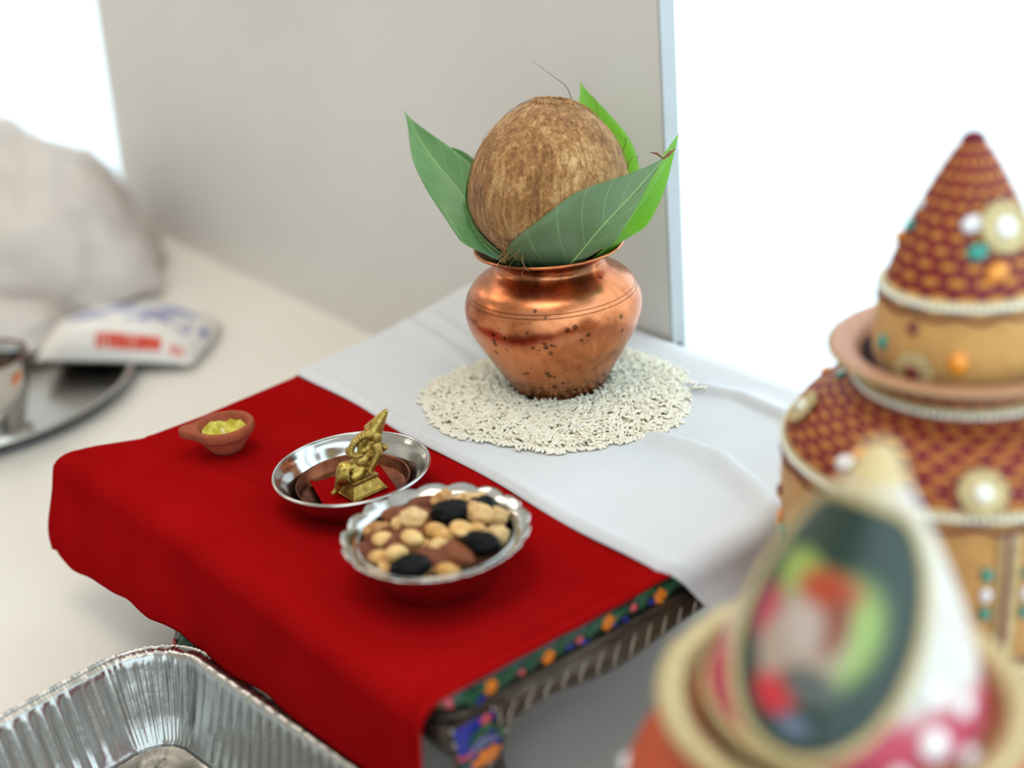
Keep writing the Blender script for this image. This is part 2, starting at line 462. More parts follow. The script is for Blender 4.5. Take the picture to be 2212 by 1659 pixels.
# four curved legs with an enamel plate on each outer knee face
for sx in (-1, 1):
    for sy in (-1, 1):
        cx = X1 if sx > 0 else X0; cy = Y1 if sy > 0 else Y0
        path = [(0.020, 0.020, S(0.849), 0.021), (0.020, 0.020, S(0.836), 0.0205), (0.022, 0.019, S(0.82), 0.0175), (0.034, 0.019, S(0.80), 0.0135),
                (0.055, 0.012, S(0.78), 0.0115), (0.078, -0.004, S(0.762), 0.0125), (0.09, -0.012, S(0.752), 0.0125), (0.098, -0.016, S(0.744), 0.009)]
        if sx > 0 and sy < 0:
            path = path[:2] + [(0.025, 0.026, S(0.818), 0.0165), (0.031, 0.036, S(0.80), 0.0125), (0.037, 0.043, S(0.78), 0.011), (0.042, 0.047, S(0.762), 0.0115), (0.044, 0.049, S(0.752), 0.012), (0.045, 0.050, S(0.744), 0.009)]
        pts = spline(path, 4)
        V, F = [], []; n = 20
        for (px, py, pz, pr) in pts:
            for k in range(n):
                a = 2 * pi * k / n; e = (abs(cos(a)) ** 5 + abs(sin(a)) ** 5) ** (-0.2)
                V.append((cx - sx * (px - pr * e * cos(a)), cy - sy * (py - pr * e * sin(a)), max(0.0, pz)))
        for i in range(len(pts) - 1):
            for k in range(n): F.append((i * n + k, i * n + (k + 1) % n, (i + 1) * n + (k + 1) % n, (i + 1) * n + k))
        F.append(tuple(range(n))); F.append(tuple(range((len(pts) - 1) * n, len(pts) * n)))
        lg = obj('leg', (V, F), M_bronze, st)
        if sy < 0 and sx < 0:          # enamel foot cap, green with a pink dot
            fx, fy, fz = cx - sx * 0.089, cy - sy * (-0.012), S(0.755)
            obj('foot_enamel', ball((fx, fy, fz), (0.0145, 0.0135, 0.011), 20, 12), M_en_green, lg)
            obj('foot_dot', ball((fx - 0.008 * 0.5, fy - 0.0125, fz + 0.004), (0.003, 0.0016, 0.003), 10, 6), M_en_pink, lg)
        if sx > 0 and sy < 0:          # the knee we look at: framed blue plate with leaf scroll and orange flower
            xf_ = cx + 0.0014; yc = cy + 0.0215; zt = S(0.8455); zb = S(0.808)
            def plate(a, b):
                w = 0.0165 - 0.006 * b ** 2
                return (xf_ - 0.0065 * b ** 1.6, yc + (a - 0.5) * 2 * w + 0.002 * b, lerp(zt, zb, b))
            obj('enamel_plate', grid(plate, 10, 12), M_en_blue, lg, solid=0.001)
            fr = [plate(a, 0) for a in [i / 8 for i in range(9)]] + [plate(1, b) for b in [i / 8 for i in range(1, 9)]] + [plate(1 - i / 8, 1) for i in range(1, 9)] + [plate(0, 1 - i / 8) for i in range(1, 8)]
            obj('plate_frame', tube([(p[0] + 0.0004, p[1], p[2]) for p in fr], 0.0013, 8, True), M_bronze, lg)
            for k in range(0, len(fr), 6): obj('stud', ball((fr[k][0] + 0.0016, fr[k][1], fr[k][2]), 0.0009, 8, 6), M_vein, lg)
            def on_plate(a, b, roll=0.0, sc=1.0):
                p = plate(a, b); tilt = Matrix.Rotation(0.18 + 0.2 * b, 4, 'Y')
                return Matrix.Translation((p[0] + 0.0006, p[1], p[2])) @ tilt @ Matrix(((0, 0, 1, 0), (1, 0, 0, 0), (0, 1, 0, 0), (0, 0, 0, 1))) @ Matrix.Rotation(roll, 4, 'Z') @ Matrix.Scale(sc, 4)
            def stick(name, part, mat, M):
                o = obj(name, part, mat, lg); o.matrix_local = M
            stick('leaf_scroll', leaf_relief(0.021, 0.009), M_en_green, on_plate(0.55, 0.34, 0.25))
            stick('leaf_scroll', leaf_relief(0.012, 0.006), M_en_green, on_plate(0.86, 0.5, -1.1))
            stick('leaf_scroll', leaf_relief(0.012, 0.006), M_en_green, on_plate(0.16, 0.78, 1.2))
            stick('slate_ground', leaf_relief(0.018, 0.012), M_en_grey, on_plate(0.5, 0.55, 0.2))
            stick('pink_curl', tube([(0.0045 * cos(a) - 0.001, 0.004 * sin(a), 0.0006) for a in [pi * 0.95 + i * 0.32 for i in range(11)]], 0.0011, 6), M_en_pink, on_plate(0.2, 0.5))
            stick('plate_flower', flower_relief(0.0095, 7, 0.45), M_en_or, on_plate(0.62, 0.83, 0.3))
            stick('plate_flower', flower_relief(0.0042, 5), M_en_pink, on_plate(0.62, 0.13, 0.3))
            stick('light_blue_patch', leaf_relief(0.009, 0.006), M_en_sky, on_plate(0.88, 0.24, -0.7))

# ------------------------------------------------------------------ red cloth
def fabric(name, c0, c1, weave=2600, rough=0.85, sheen=0.3):
    a = NT(name); c = a.coord('UV')
    w = a.math('MULTIPLY', a.wave(c, weave, 0.6, 'X'), a.wave(c, weave, 0.6, 'Y'))
    a.bump(a.math('ADD', w, a.math('MULTIPLY', a.noise(a.coord(), 40, 5), 1.5)), 0.12, 0.0006)
    col = a.ramp(a.noise(a.coord(), 14, 5, 0.6), [(0.3, c0), (0.7, c1)])
    return a.set(col, rough, 0.0, Sheen_Weight=sheen, Specular_IOR_Level=0.0)
M_red = fabric('red_cotton', srgb(144, 10, 12), srgb(156, 14, 16), 60, sheen=0.0)
M_white = fabric('white_cotton', srgb(208, 208, 211), srgb(214, 214, 217), 60, 0.8, sheen=0.05)

def u_left(v): return interp(v, [(-0.205, -0.2125), (-0.185, -0.207), (-0.156, -0.192), (-0.108, -0.194), (-0.025, -0.205), (0.03, -0.206)])
def v_front(u): return interp(u, [(-0.26, -0.216), (-0.21, -0.213), (-0.12, -0.201), (0.05, -0.190), (0.206, -0.181)])
HEM = [(-0.26, 0.074), (-0.212, 0.078), (-0.19, 0.0815), (-0.14, 0.0785), (-0.096, 0.0765), (-0.04, 0.070), (0.037, 0.0675), (0.107, 0.065), (0.165, 0.063), (0.206, 0.058)]
RB = 0.015
def roll_over(a, r=RB):
    """overshoot a past an edge -> (outward, drop)"""
    q = a / r
    if q < pi / 2: return r * sin(q), r * (1 - cos(q))
    return r, r + (a - r * pi / 2)
def red_pos(s, t):
    # s: 0 left edge .. 1 right edge; t: 0 back .. 1 hem
    u = lerp(-0.238, 0.2035, s)
    hem = interp(u, HEM)
    Lf = hem + RB * 0.57                      # cloth length past the front bend
    vb = 0.03
    total = (vb - (v_front(u) + RB)) + Lf
    d = t * total
    v = vb - d
    ul = u_left(max(v, -0.2))
    vf = v_front(u) + RB
    over_f = max(0, vf - v); over_l = max(0, (ul + 0.012) - u)
    of, df = roll_over(over_f); ol, dl = roll_over(over_l, 0.012)
    z = T - max(df, dl)
    pu = max(u, ul + 0.012) - ol; pv = max(v, vf) - of
    # flare and folds of the hanging front
    k = sm(df, 0.006, 0.07)
    fold = (0.0026 * sin(u * 62 + 0.8) + 0.0018 * sin(u * 118 + 2.1 + 40 * df) + 0.0004 * sin(u * 240 - 60 * df)) * (0.45 + 0.55 * sm(-u, -0.15, 0.1)) + 0.0035 * noise.noise(Vector((u * 22, df * 6, 3.0)))
    pv -= k * (0.008 * (1 - sm(u, -0.2, 0.2)) + 0.004 + fold * (1 - 0.6 * sm(df, 0.03, 0.075)))
    pu -= k * 0.3 * sm(-u, 0.17, 0.25) * 0.03
    if over_f == 0 and over_l == 0:
        z += 0.0013 * noise.noise(Vector((u * 22, v * 46, 1))) + 0.0012 * noise.noise(Vector((u * 9, v * 14, 5)))
        z += 0.0022 * exp(-((v - (-0.15 - 0.25 * (u + 0.19))) / 0.006) ** 2) * sm(-u, 0.1, 0.17)
        z += 0.0016 * exp(-((v - (-0.13 + 0.3 * (u + 0.05))) / 0.005) ** 2) * sm(-u, 0.0, 0.05) * sm(u, -0.16, -0.1)
    # right edge tips over the stool's rim a little
    e = sm(u, 0.195, 0.2035); z -= 0.0012 * e * e
    return (pu, pv, z)
NU, NV = 170, 110
part = grid(red_pos, NU, NV)
uvs = [(i / (NU - 1) * 2, j / (NV - 1) * 1.5) for j in range(NV) for i in range(NU)]
rc = thing('red_cloth', 'plain red cotton cloth draped over the front of the stool', 'cloth', (0, 0, 0))
obj('drape', part, M_red, rc, solid=0.0009, uvgrid=uvs, offset=1.0)
hm = []
for j in range(28, 92):
    t_ = j / 100
    p = Vector(red_pos(0.984, t_)); q = Vector(red_pos(0.9995, t_))
    hm.append((p, q))
V = []; F = []
for i, (p, q) in enumerate(hm):
    up = Vector((0, 0, 0.0014))
    V += [tuple(p + Vector((0, 0, 0.0009))), tuple(p + up * 1.5), tuple(p * 0.4 + q * 0.6 + up * 1.6), tuple(q + up * 1.1 + Vector((0.0008, 0, 0))), tuple(q - up * 0.1 + Vector((0.0008, 0, 0)))]
    if i:
        for k in range(4): F.append((5 * i - 5 + k, 5 * i + k, 5 * i + k + 1, 5 * i - 4 + k))
obj('hem', (V, F), M_red, rc, uvgrid=[(i * 0.01, 0.3) for i in range(len(V))])

# ------------------------------------------------------------------ white cloth
CREASES = [([(0.07, 0.08), (0.0862, 0.0835), (0.136, 0.0911), (0.1796, 0.0767), (0.2186, 0.0565)], 0.0060, 0.012, -1),
           ([(0.03, 0.146), (0.0416, 0.1478), (0.0851, 0.1616), (0.1375, 0.1573), (0.2, 0.15)], 0.0055, 0.011, 1),
           ([(-0.235, 0.088), (-0.1714, 0.0811), (-0.1033, 0.0686)], 0.0045, 0.008, 1),
           ([(-0.23, 0.112), (-0.1511, 0.0983), (-0.1, 0.085)], 0.0045, 0.008, 1)]
def crease(u, v):
    h = 0
    for pts, amp, w, sgn in CREASES:
        if not pts[0][0] - 0.01 < u < pts[-1][0] + 0.01: continue
        vc = interp(u, pts); d = (v - vc) * sgn
        e = sm(u, pts[0][0] - 0.005, pts[0][0] + 0.03) * (1 - sm(u, pts[-1][0] - 0.005, pts[-1][0] + 0.01) * 0.5)
        h += amp * e * (exp(-(d / w) ** 2) if d > 0 else exp(-(d / (w * 0.28)) ** 2))
    return h
def white_pos(s, t):
    L0, R0 = -0.30, 0.252
    u = lerp(L0, R0, s)
    a = max(0, u - 0.196)                       # past the right edge
    v0 = -0.0235 + 0.7 * a + 0.0015 * sin(u * 40); v1 = 0.209 - 0.012 * sm(u, 0.0, 0.2)
    v = lerp(v0, v1, t)
    lim = interp(v, [(-0.03, -0.204), (0.094, -0.23), (0.18, -0.262), (0.21, -0.268)])
    b = max(0, lim + 0.012 - u)
    o, d = roll_over(a, 0.012); ol, dl = roll_over(b, 0.012)
    pu = min(u, 0.196) + o; pu = max(pu, lim + 0.012) - ol
    z = T + 0.0022 - d - dl
    if a > 0: pu += 0.006 * sm(d, 0.01, 0.05) + 0.006 * sin(v * 60 + 1.0) * sm(d, 0.015, 0.05); 
    z += crease(u, v) * (1 - sm(d, 0, 0.02))
    z += 0.0012 * noise.noise(Vector((u * 14, v * 20, 7))) * (1 if d == 0 else 0)
    e = sm(v - v0, 0.0, 0.006); z += -0.0022 * (1 - e) + 0.0012 * exp(-((v - v0 - 0.006) / 0.004) ** 2)
    # the back falls a little behind the stool's edge
    z -= 0.006 * sm(v, 0.19, 0.21)
    return (pu, v, z)
NU, NV = 190, 110
part = grid(white_pos, NU, NV)
uvs = [(i / (NU - 1) * 2, j / (NV - 1) * 1.0) for j in range(NV) for i in range(NU)]
wc = obj('white_cloth', part, M_white, solid=0.0012, uvgrid=uvs, offset=1.0)
tag(wc, 'creased white cotton cloth spread over the back of the stool', 'cloth')

# ------------------------------------------------------------------ aluminium foil tray in front of the stool
M_foil = NT('crinkled_foil'); _c = M_foil.coord()
M_foil.bump(M_foil.math('ADD', M_foil.noise(_c, 70, 4), M_foil.math('MULTIPLY', M_foil.voro(_c, 120, 'DISTANCE_TO_EDGE'), 0.7)), 0.22, 0.0012)
M_foil = M_foil.set(srgb(180, 178, 174), 0.26, 1.0)
ty = thing('foil_tray', 'deep crinkled aluminium foil tray with fluted walls below the red cloth', 'tray', (-0.049, -0.207, TT + 0.0003), (0, 0, math.radians(8)))
def perim(x0, x1, y0, y1, r, n=900):
    L = 2 * (x1 - x0 - 2 * r) + 2 * (y1 - y0 - 2 * r) + 2 * pi * r
    pts = []
    segs = [((x0 + r, y1), (1, 0), x1 - x0 - 2 * r), ('c', (x1 - r, y1 - r), pi / 2), ((x1, y1 - r), (0, -1), y1 - y0 - 2 * r), ('c', (x1 - r, y0 + r), 0),
            ((x1 - r, y0), (-1, 0), x1 - x0 - 2 * r), ('c', (x0 + r, y0 + r), -pi / 2), ((x0, y0 + r), (0, 1), y1 - y0 - 2 * r), ('c', (x0 + r, y1 - r), pi)]
    for i in range(n):
        d = L * i / n
        for sg in segs:
            ln = pi / 2 * r if sg[0] == 'c' else sg[2]
            if d <= ln:
                if sg[0] == 'c':
                    a = sg[2] - d / r; pts.append((sg[1][0] + r * cos(a), sg[1][1] + r * sin(a), cos(a), sin(a), min(d, ln - d), True))
                else:
                    (px, py), (dx, dy), _l = sg; pts.append((px + dx * d, py + dy * d, -dy * 1.0 if dx == 0 else 0, dx if dy == 0 else 0, min(d, ln - d), False) if False else
                               (px + dx * d, py + dy * d, -dy, dx, min(d, ln - d), False))
                break
            d -= ln
        else: pts.append(pts[-1])
    return pts
NP = 900
PR = perim(0.0105, 0.26, -0.26, -0.0165, 0.034, NP)
Htr = 0.056
prof = [(-0.012, 0.0025, 0), (-0.0105, 0.0045, 0), (-0.009, 0.006, 0.2), (-0.0035, 0.022, 1), (0.002, 0.040, 1), (0.005, 0.051, 0.6), (0.0062, Htr, 0.0), (0.0075, Htr + 0.0015, 0), (0.012, Htr + 0.0006, 0), (0.0165, Htr - 0.0012, 0)]
V = []; nr = len(prof)
for j, (o, z, fl) in enumerate(prof):
    for i, (px, py, nx, ny, d, corner) in enumerate(PR):
        s = i * 0.00119
        off = 0; dz = 0
        if corner:
            off = 0.0022 * noise.noise(Vector((px * 300, py * 300, z * 25))) * (0.3 + fl) + 0.0012 * sin(s * 1700) * fl
            dz = 0.0008 * noise.noise(Vector((px * 400, py * 400, 9))) if z > 0.04 else 0
        else:
            k = sm(d, 0.018, 0.024)
            w = sin(2 * pi * s / 0.0105); w = max(-1, min(1, w * 2.2))
            off = (0.0011 * w * fl) * k + (1 - k) * 0.0015 * noise.noise(Vector((px * 200, py * 200, z * 30))) * fl
        if j >= 7: dz += 0.0007 * sin(s * 2 * pi / 0.0026) + 0.0007 * noise.noise(Vector((px * 300, py * 300, j)))
        V.append((px + nx * (o + off), py + ny * (o + off), z + dz))
F = [(j * NP + i, j * NP + (i + 1) % NP, (j + 1) * NP + (i + 1) % NP, (j + 1) * NP + i) for j in range(nr - 1) for i in range(NP)]
obj('wall', (V, F), M_foil, ty, solid=0.0003)
# floor of the tray with a raised step round its edge
fl = []
n2 = 120; P2 = perim(0.0105, 0.26, -0.26, -0.0165, 0.034, n2)
rings = [(-0.012, 0.0025), (-0.018, 0.0012), (-0.024, 0.0045), (-0.032, 0.0048), (-0.038, 0.002)]
V = [(px + nx * o, py + ny * o, z + 0.0006 * noise.noise(Vector((px * 90, py * 90, z * 100)))) for o, z in rings for (px, py, nx, ny, d, c_) in P2]
F = [(j * n2 + i, (j + 1) * n2 + i, (j + 1) * n2 + (i + 1) % n2, j * n2 + (i + 1) % n2) for j in range(len(rings) - 1) for i in range(n2)]
V.append((0.135, -0.14, 0.002)); c0 = len(V) - 1
F += [((len(rings) - 1) * n2 + i, c0, (len(rings) - 1) * n2 + (i + 1) % n2) for i in range(n2)]
obj('floor_panel', (V, F), M_foil, ty)
rim = [(px + nx * 0.0165, py + ny * 0.0165, Htr - 0.0012 + 0.0005 * sin(i * 2.9)) for i, (px, py, nx, ny, d, c_) in enumerate(PR)]
obj('rolled_rim', tube(rim, [0.0019 + 0.0006 * noise.noise(Vector((i * 0.9, 0, 0))) for i in range(NP)], 6, True), M_foil, ty)
# ------------------------------------------------------------------ copper pot
a = NT('tarnished_copper'); c = a.coord()
n1 = a.noise(c, 28, 5, 0.6, 0.8); n2_ = a.noise(c, 90, 4, 0.6)
base = a.ramp(n1, [(0.28, srgb(150, 84, 48)), (0.5, srgb(206, 128, 86)), (0.75, srgb(224, 152, 112))])
sp = a.voro(c, 150); sp2 = a.noise(c, 55, 3)
spots = a.math('MULTIPLY', a.step(sp, 0.34, 0.24), a.step(sp2, 0.52, 0.60))
z = a.sep(c)[2]
line = lambda zc, w: a.step(a.math('ABSOLUTE', a.math('SUBTRACT', z, zc)), w, w * 0.4)
marks = a.math('MAXIMUM', a.math('MAXIMUM', line(0.0785, 0.0004), line(0.0760, 0.0004)), a.math('MAXIMUM', line(0.0235, 0.0003), line(0.0195, 0.0003)))
neck = a.math('MULTIPLY', a.step(z, 0.080, 0.094), a.step(n1, 0.42, 0.6))
dk = a.math('MAXIMUM', a.math('MULTIPLY', spots, 0.75), a.math('MAXIMUM', a.math('MULTIPLY', marks, 0.7), a.math('MULTIPLY', neck, 0.8)))
col = a.mix(dk, base, srgb(74, 46, 30))
a.bump(a.math('ADD', a.math('MULTIPLY', n2_, 0.5), a.math('MULTIPLY', marks, -1.0)), 0.06, 0.0008)
M_copper = a.set(col, a.math('ADD', a.math('MULTIPLY', n2_, 0.16), 0.2), 1.0)
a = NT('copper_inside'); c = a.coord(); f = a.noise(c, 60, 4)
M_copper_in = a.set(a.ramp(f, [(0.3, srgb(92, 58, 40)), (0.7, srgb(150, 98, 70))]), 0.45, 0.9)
PX, PY, PZ = -0.018, 0.0885, T + 0.0035
pot = thing('copper_pot', 'round tarnished copper pot standing in the rice', 'pot', (PX, PY, PZ))
prof = spline([(0.0285, 0.0), (0.0312, 0.003), (0.0352, 0.012), (0.0425, 0.024), (0.0505, 0.0375), (0.0572, 0.0500), (0.0605, 0.0625), (0.0594, 0.0725), (0.0535, 0.0825), (0.0440, 0.0892), (0.0382, 0.0932), (0.0364, 0.0965), (0.0376, 0.1005), (0.0440, 0.1046), (0.0495, 0.1068)], 7)
obj('body', lathe([(0.0001, 0.0004)] + prof, 96), M_copper, pot)
rp = [(0.0496 + 0.0012 * cos(t), 0.1076 + 0.0012 * sin(t)) for t in [i * pi / 4 for i in range(9)]]
obj('rim', lathe(rp, 96), M_copper, pot)
obj('inside', lathe(spline([(0.0492, 0.1081), (0.0438, 0.1056), (0.0368, 0.1010), (0.0354, 0.0965), (0.0372, 0.0925), (0.0430, 0.0885), (0.052, 0.0815), (0.058, 0.072)], 5), 64), M_copper_in, pot)
grv = lambda z_, r_: lathe([(r_, z_ - 0.0003), (r_ + 0.0003, z_), (r_, z_ + 0.0003)], 96)
for z_, r_ in ((0.0785, 0.0562), (0.0760, 0.0578)):
    obj('engraved_ring', grv(z_, r_), M_copper, pot)

# ------------------------------------------------------------------ rice bed
M_rice = NT('rice'); _c = M_rice.coord()
M_rice = M_rice.set(M_rice.ramp(M_rice.noise(_c, 260, 2), [(0.3, srgb(232, 222, 198)), (0.7, srgb(247, 240, 222))]), 0.45, 0.0, Subsurface_Weight=0.25, Subsurface_Radius=(0.002, 0.0018, 0.0012), Subsurface_Scale=0.5)
RX, RY = -0.0115, 0.0815
def rice_R(a): return 0.0895 * (1 + 0.05 * sin(2 * a + 0.6) + 0.03 * sin(3 * a + 2) + 0.02 * sin(7 * a))
def rice_h(x, y):
    r = sqrt((x - RX) ** 2 + (y - RY) ** 2); R = rice_R(atan2(y - RY, x - RX)); q = r / R
    h = 0.0085 * max(0, 1 - q ** 2.2) ** 0.7
    rp_ = sqrt((x - PX) ** 2 + (y - PY) ** 2)
    if rp_ < 0.04: h = lerp(min(h, 0.0030), h, sm(rp_, 0.030, 0.040))
    return max(0.0, h * (1 + 0.12 * noise.noise(Vector((x * 90, y * 90, 0)))))
ZC = T + 0.0036
mound = []
NR, NA = 22, 72
V = [(RX, RY, ZC + rice_h(RX, RY))]
for i in range(1, NR + 1):
    for k in range(NA):
        an = 2 * pi * k / NA; r = rice_R(an) * i / NR * 0.985
        x, y = RX + r * cos(an), RY + r * sin(an)
        V.append((x, y, ZC - 0.0024 + rice_h(x, y) - (0.003 if i == NR else 0)))
F = [(0, 1 + k, 1 + (k + 1) % NA) for k in range(NA)]
for i in range(NR - 1):
    for k in range(NA): F.append((1 + i * NA + k, 1 + (i + 1) * NA + k, 1 + (i + 1) * NA + (k + 1) % NA, 1 + i * NA + (k + 1) % NA))
VV, FF = list(V), list(F)
rg = random.Random(3)
# grain: six-sided spindle, plump in the middle
gr_ring = [(-0.5, 0.25), (-0.36, 0.72), (-0.1, 1.0), (0.15, 1.0), (0.38, 0.72), (0.5, 0.25)]
def grain(x, y, z, yaw, pit, L, W):
    o = len(VV); cy, sy_, cp, sp_ = cos(yaw), sin(yaw), cos(pit), sin(pit)
    for t_, r_ in gr_ring:
        for k in range(6):
            b = k * pi / 3; lx = t_ * L; ly = r_ * W * 0.5 * cos(b); lz = r_ * W * 0.46 * sin(b)
            X = lx * cp - lz * sp_; Z = lx * sp_ + lz * cp
            VV.append((x + X * cy - ly * sy_, y + X * sy_ + ly * cy, z + Z))
    for i in range(5):
        for k in range(6): FF.append((o + i * 6 + k, o + i * 6 + (k + 1) % 6, o + i * 6 + 6 + (k + 1) % 6, o + i * 6 + 6 + k))
    FF.append(tuple(o + k for k in reversed(range(6)))); FF.append(tuple(o + 30 + k for k in range(6)))
cnt = 0
while cnt < 5600:
    an = rg.uniform(0, 2 * pi); q = sqrt(rg.random()); r = rice_R(an) * q * rg.choice((1, 1, 1, 1.03))
    x, y = RX + r * cos(an), RY + r * sin(an)
    if sqrt((x - PX) ** 2 + (y - PY) ** 2) < 0.0325: continue
    h = rice_h(x, y)
    edge = q > 0.93
    grain(x, y, ZC + (rg.uniform(0.0009, 0.0016) if edge else h + rg.uniform(-0.0006, 0.0012)), rg.uniform(0, 2 * pi), rg.gauss(0, 0.08 if edge else 0.32), rg.uniform(0.0060, 0.0078), rg.uniform(0.0019, 0.0024))
    cnt += 1
for x, y in ((0.0537, 0.1515), (0.0592, 0.1504), (0.0565, 0.1478), (0.049, 0.152), (0.0615, 0.1525)):
    grain(x, y, T + 0.0075, rg.uniform(0, 6), 0, 0.006, 0.002)
ro = obj('rice_bed', (VV, FF), M_rice)
tag(ro, 'bed of loose white rice grains under the copper pot', 'rice', kind='stuff')

# ------------------------------------------------------------------ coconut
a = NT('coconut_husk'); c = a.coord()
st1 = a.noise(a.mapping(c, (260, 260, 28)), 1.0, 6, 0.65, 0.6)
n1 = a.noise(c, 30, 5, 0.6, 0.4); n2_ = a.noise(c, 420, 4, 0.65)
mixf = a.math('ADD', a.math('MULTIPLY', st1, 0.45), a.math('ADD', a.math('MULTIPLY', n1, 0.42), a.math('MULTIPLY', n2_, 0.25)))
col = a.ramp(mixf, [(0.38, srgb(70, 40, 18)), (0.48, srgb(124, 80, 38)), (0.56, srgb(160, 112, 60)), (0.68, srgb(206, 166, 112))])
a.bump(a.math('ADD', st1, n2_), 0.75, 0.0014)
M_coco = a.set(col, 0.85, 0.0, Sheen_Weight=0.12)
M_fib = simple('coconut_fibre', srgb(172, 122, 72), 0.7, nz=0.3, nscale=300)
M_fibd = simple('coconut_fibre_dark', srgb(112, 66, 36), 0.7, nz=0.3, nscale=300)
M_eye = simple('coconut_stem_scar', srgb(96, 76, 58), 0.8, nz=0.3, nscale=300, bump=0.6, bscale=500)
def coco_r(zz, an):
    """zz -1..1 along the axis; blunt dome above, pointed below"""
    r = sqrt(max(0, 1 - zz * zz)) * (1 - 0.06 * max(0, -zz))
    r *= 1 + 0.022 * cos(3 * an + 1.4) * (0.4 + 0.6 * max(0, zz)) + 0.008 * noise.noise(Vector((cos(an) * 3, sin(an) * 3, zz * 4)))
    return r
CR, CUP, CDN = 0.0535, 0.0650, 0.0455
CCX, CCY, CCZ = -0.0165, 0.0905, 1.0070
def coco(a_, an):
    zz = -cos(pi * a_)
    dip = 0.0010 * exp(-((1 - zz) / 0.012) ** 2)
    r = coco_r(zz, an) * CR
    return Vector((r * cos(an), r * sin(an), zz * (CUP if zz > 0 else CDN) - dip))
CM = Matrix.Translation((CCX, CCY, CCZ)) @ Matrix.Rotation(HEAD, 4, 'Z') @ Matrix.Rotation(math.radians(6.5), 4, 'Y') @ Matrix.Rotation(math.radians(-3), 4, 'X')
cc = bpy.data.objects.new('coconut', None); COL.objects.link(cc); cc.matrix_world = CM
tag(cc, 'whole brown fibrous coconut resting in the mouth of the copper pot', 'coconut')
n, m = 96, 64
V = [coco(0.0001 + 0.9998 * i / m, 2 * pi * k / n) for i in range(m + 1) for k in range(n)]
F = [(i * n + k, i * n + (k + 1) % n, (i + 1) * n + (k + 1) % n, (i + 1) * n + k) for i in range(m) for k in range(n)]
obj('husk', (V, F), M_coco, cc)
# stem scar: a rough raised ring on top
ring = [coco(0.935 + 0.030 * noise.noise(Vector((k * 0.5, 0, 0))), 2 * pi * k / 40) * 1.004 for k in range(40)]
obj('stem_scar', tube(ring, [0.0016 + 0.0011 * noise.noise(Vector((k * 0.7, 2, 0))) for k in range(40)], 6, True), M_coco, cc)
obj('scar_plate', ball((0, 0, CUP - 0.0030), (0.0075, 0.0065, 0.0022), 20, 8), M_eye, cc)
rg = random.Random(11)
parts = []
for i in range(520):                                   # fine fuzz lying along the husk
    a_ = rg.uniform(0.12, 0.93); an = rg.uniform(0, 2 * pi); L = rg.uniform(0.05, 0.13); dr = rg.gauss(0, 0.12); lift = rg.uniform(0.0003, 0.0016)
    pts = []
    for j in range(5):
        q = j / 4; p = coco(min(0.97, max(0.05, a_ + L * (q - 0.5))), an + dr * q + 0.05 * sin(q * 5 + i))
        pts.append(p * (1 + (lift * sin(pi * q * 0.8 + 0.3)) / 0.05))
    parts.append(tube(pts, [0.00012] * 4 + [0.00005], 3))
tag(obj('fuzz', merge(*parts), M_fib, cc), kind='stuff')
parts = []
for i in range(60):                                    # the tuft at the lower tip
    an0 = rg.uniform(0, 2 * pi)
    p = coco(0.31 + rg.uniform(-0.06, 0.05), 4.12 + rg.gauss(0, 0.09)); d = Vector((rg.gauss(0, 1), rg.gauss(0, 1), rg.gauss(-0.4, 0.8))) * 0.003; d2 = Vector((rg.gauss(0, 1), rg.gauss(0, 1), rg.gauss(0, 1))) * 0.003
    parts.append(tube(spline([p, p * 1.03 + d, p * 1.05 + d * 1.6 + d2], 4), 0.00016, 3))
tag(obj('tuft', merge(*parts), M_fib, cc), kind='stuff')
def at_coco(x, y, z): return CM.inverted() @ Vector((x, y, z))
STRANDS = [([(-0.019, 0.1194, 1.0600), (-0.0247, 0.1192, 1.0738), (-0.0299, 0.1124, 1.0821), (-0.0388, 0.1039, 1.0924)], 0.00035), ([(0.003, 0.1247, 1.0425), (-0.0069, 0.1291, 1.0541), (-0.0152, 0.1347, 1.0642), (-0.0178, 0.1327, 1.0665)], 0.0003),
           ([(-0.0129, 0.126, 1.061), (-0.01, 0.1271, 1.0571), (-0.0004, 0.1264, 1.0508)], 0.0004), ([(0.0216, 0.1247, 1.0207), (0.0246, 0.1275, 1.0312), (0.0232, 0.1353, 1.0314), (0.0198, 0.1355, 1.0256)], 0.00025),
           ([(0.0128, 0.1314, 1.0332), (0.0191, 0.1294, 1.0436), (0.0165, 0.1261, 1.044)], 0.00025), ([(0.009, 0.041, 1.0336), (0.0113, 0.037, 1.0291), (0.0142, 0.0379, 1.025)], 0.0003)]
for pts, rr in STRANDS:
    q = spline([tuple(at_coco(*p)) for p in pts], 6)
    obj('loose_strand', tube(q, [rr * (1 - 0.7 * i / (len(q) - 1)) for i in range(len(q))], 5), M_fibd, cc)
M_leaf = None
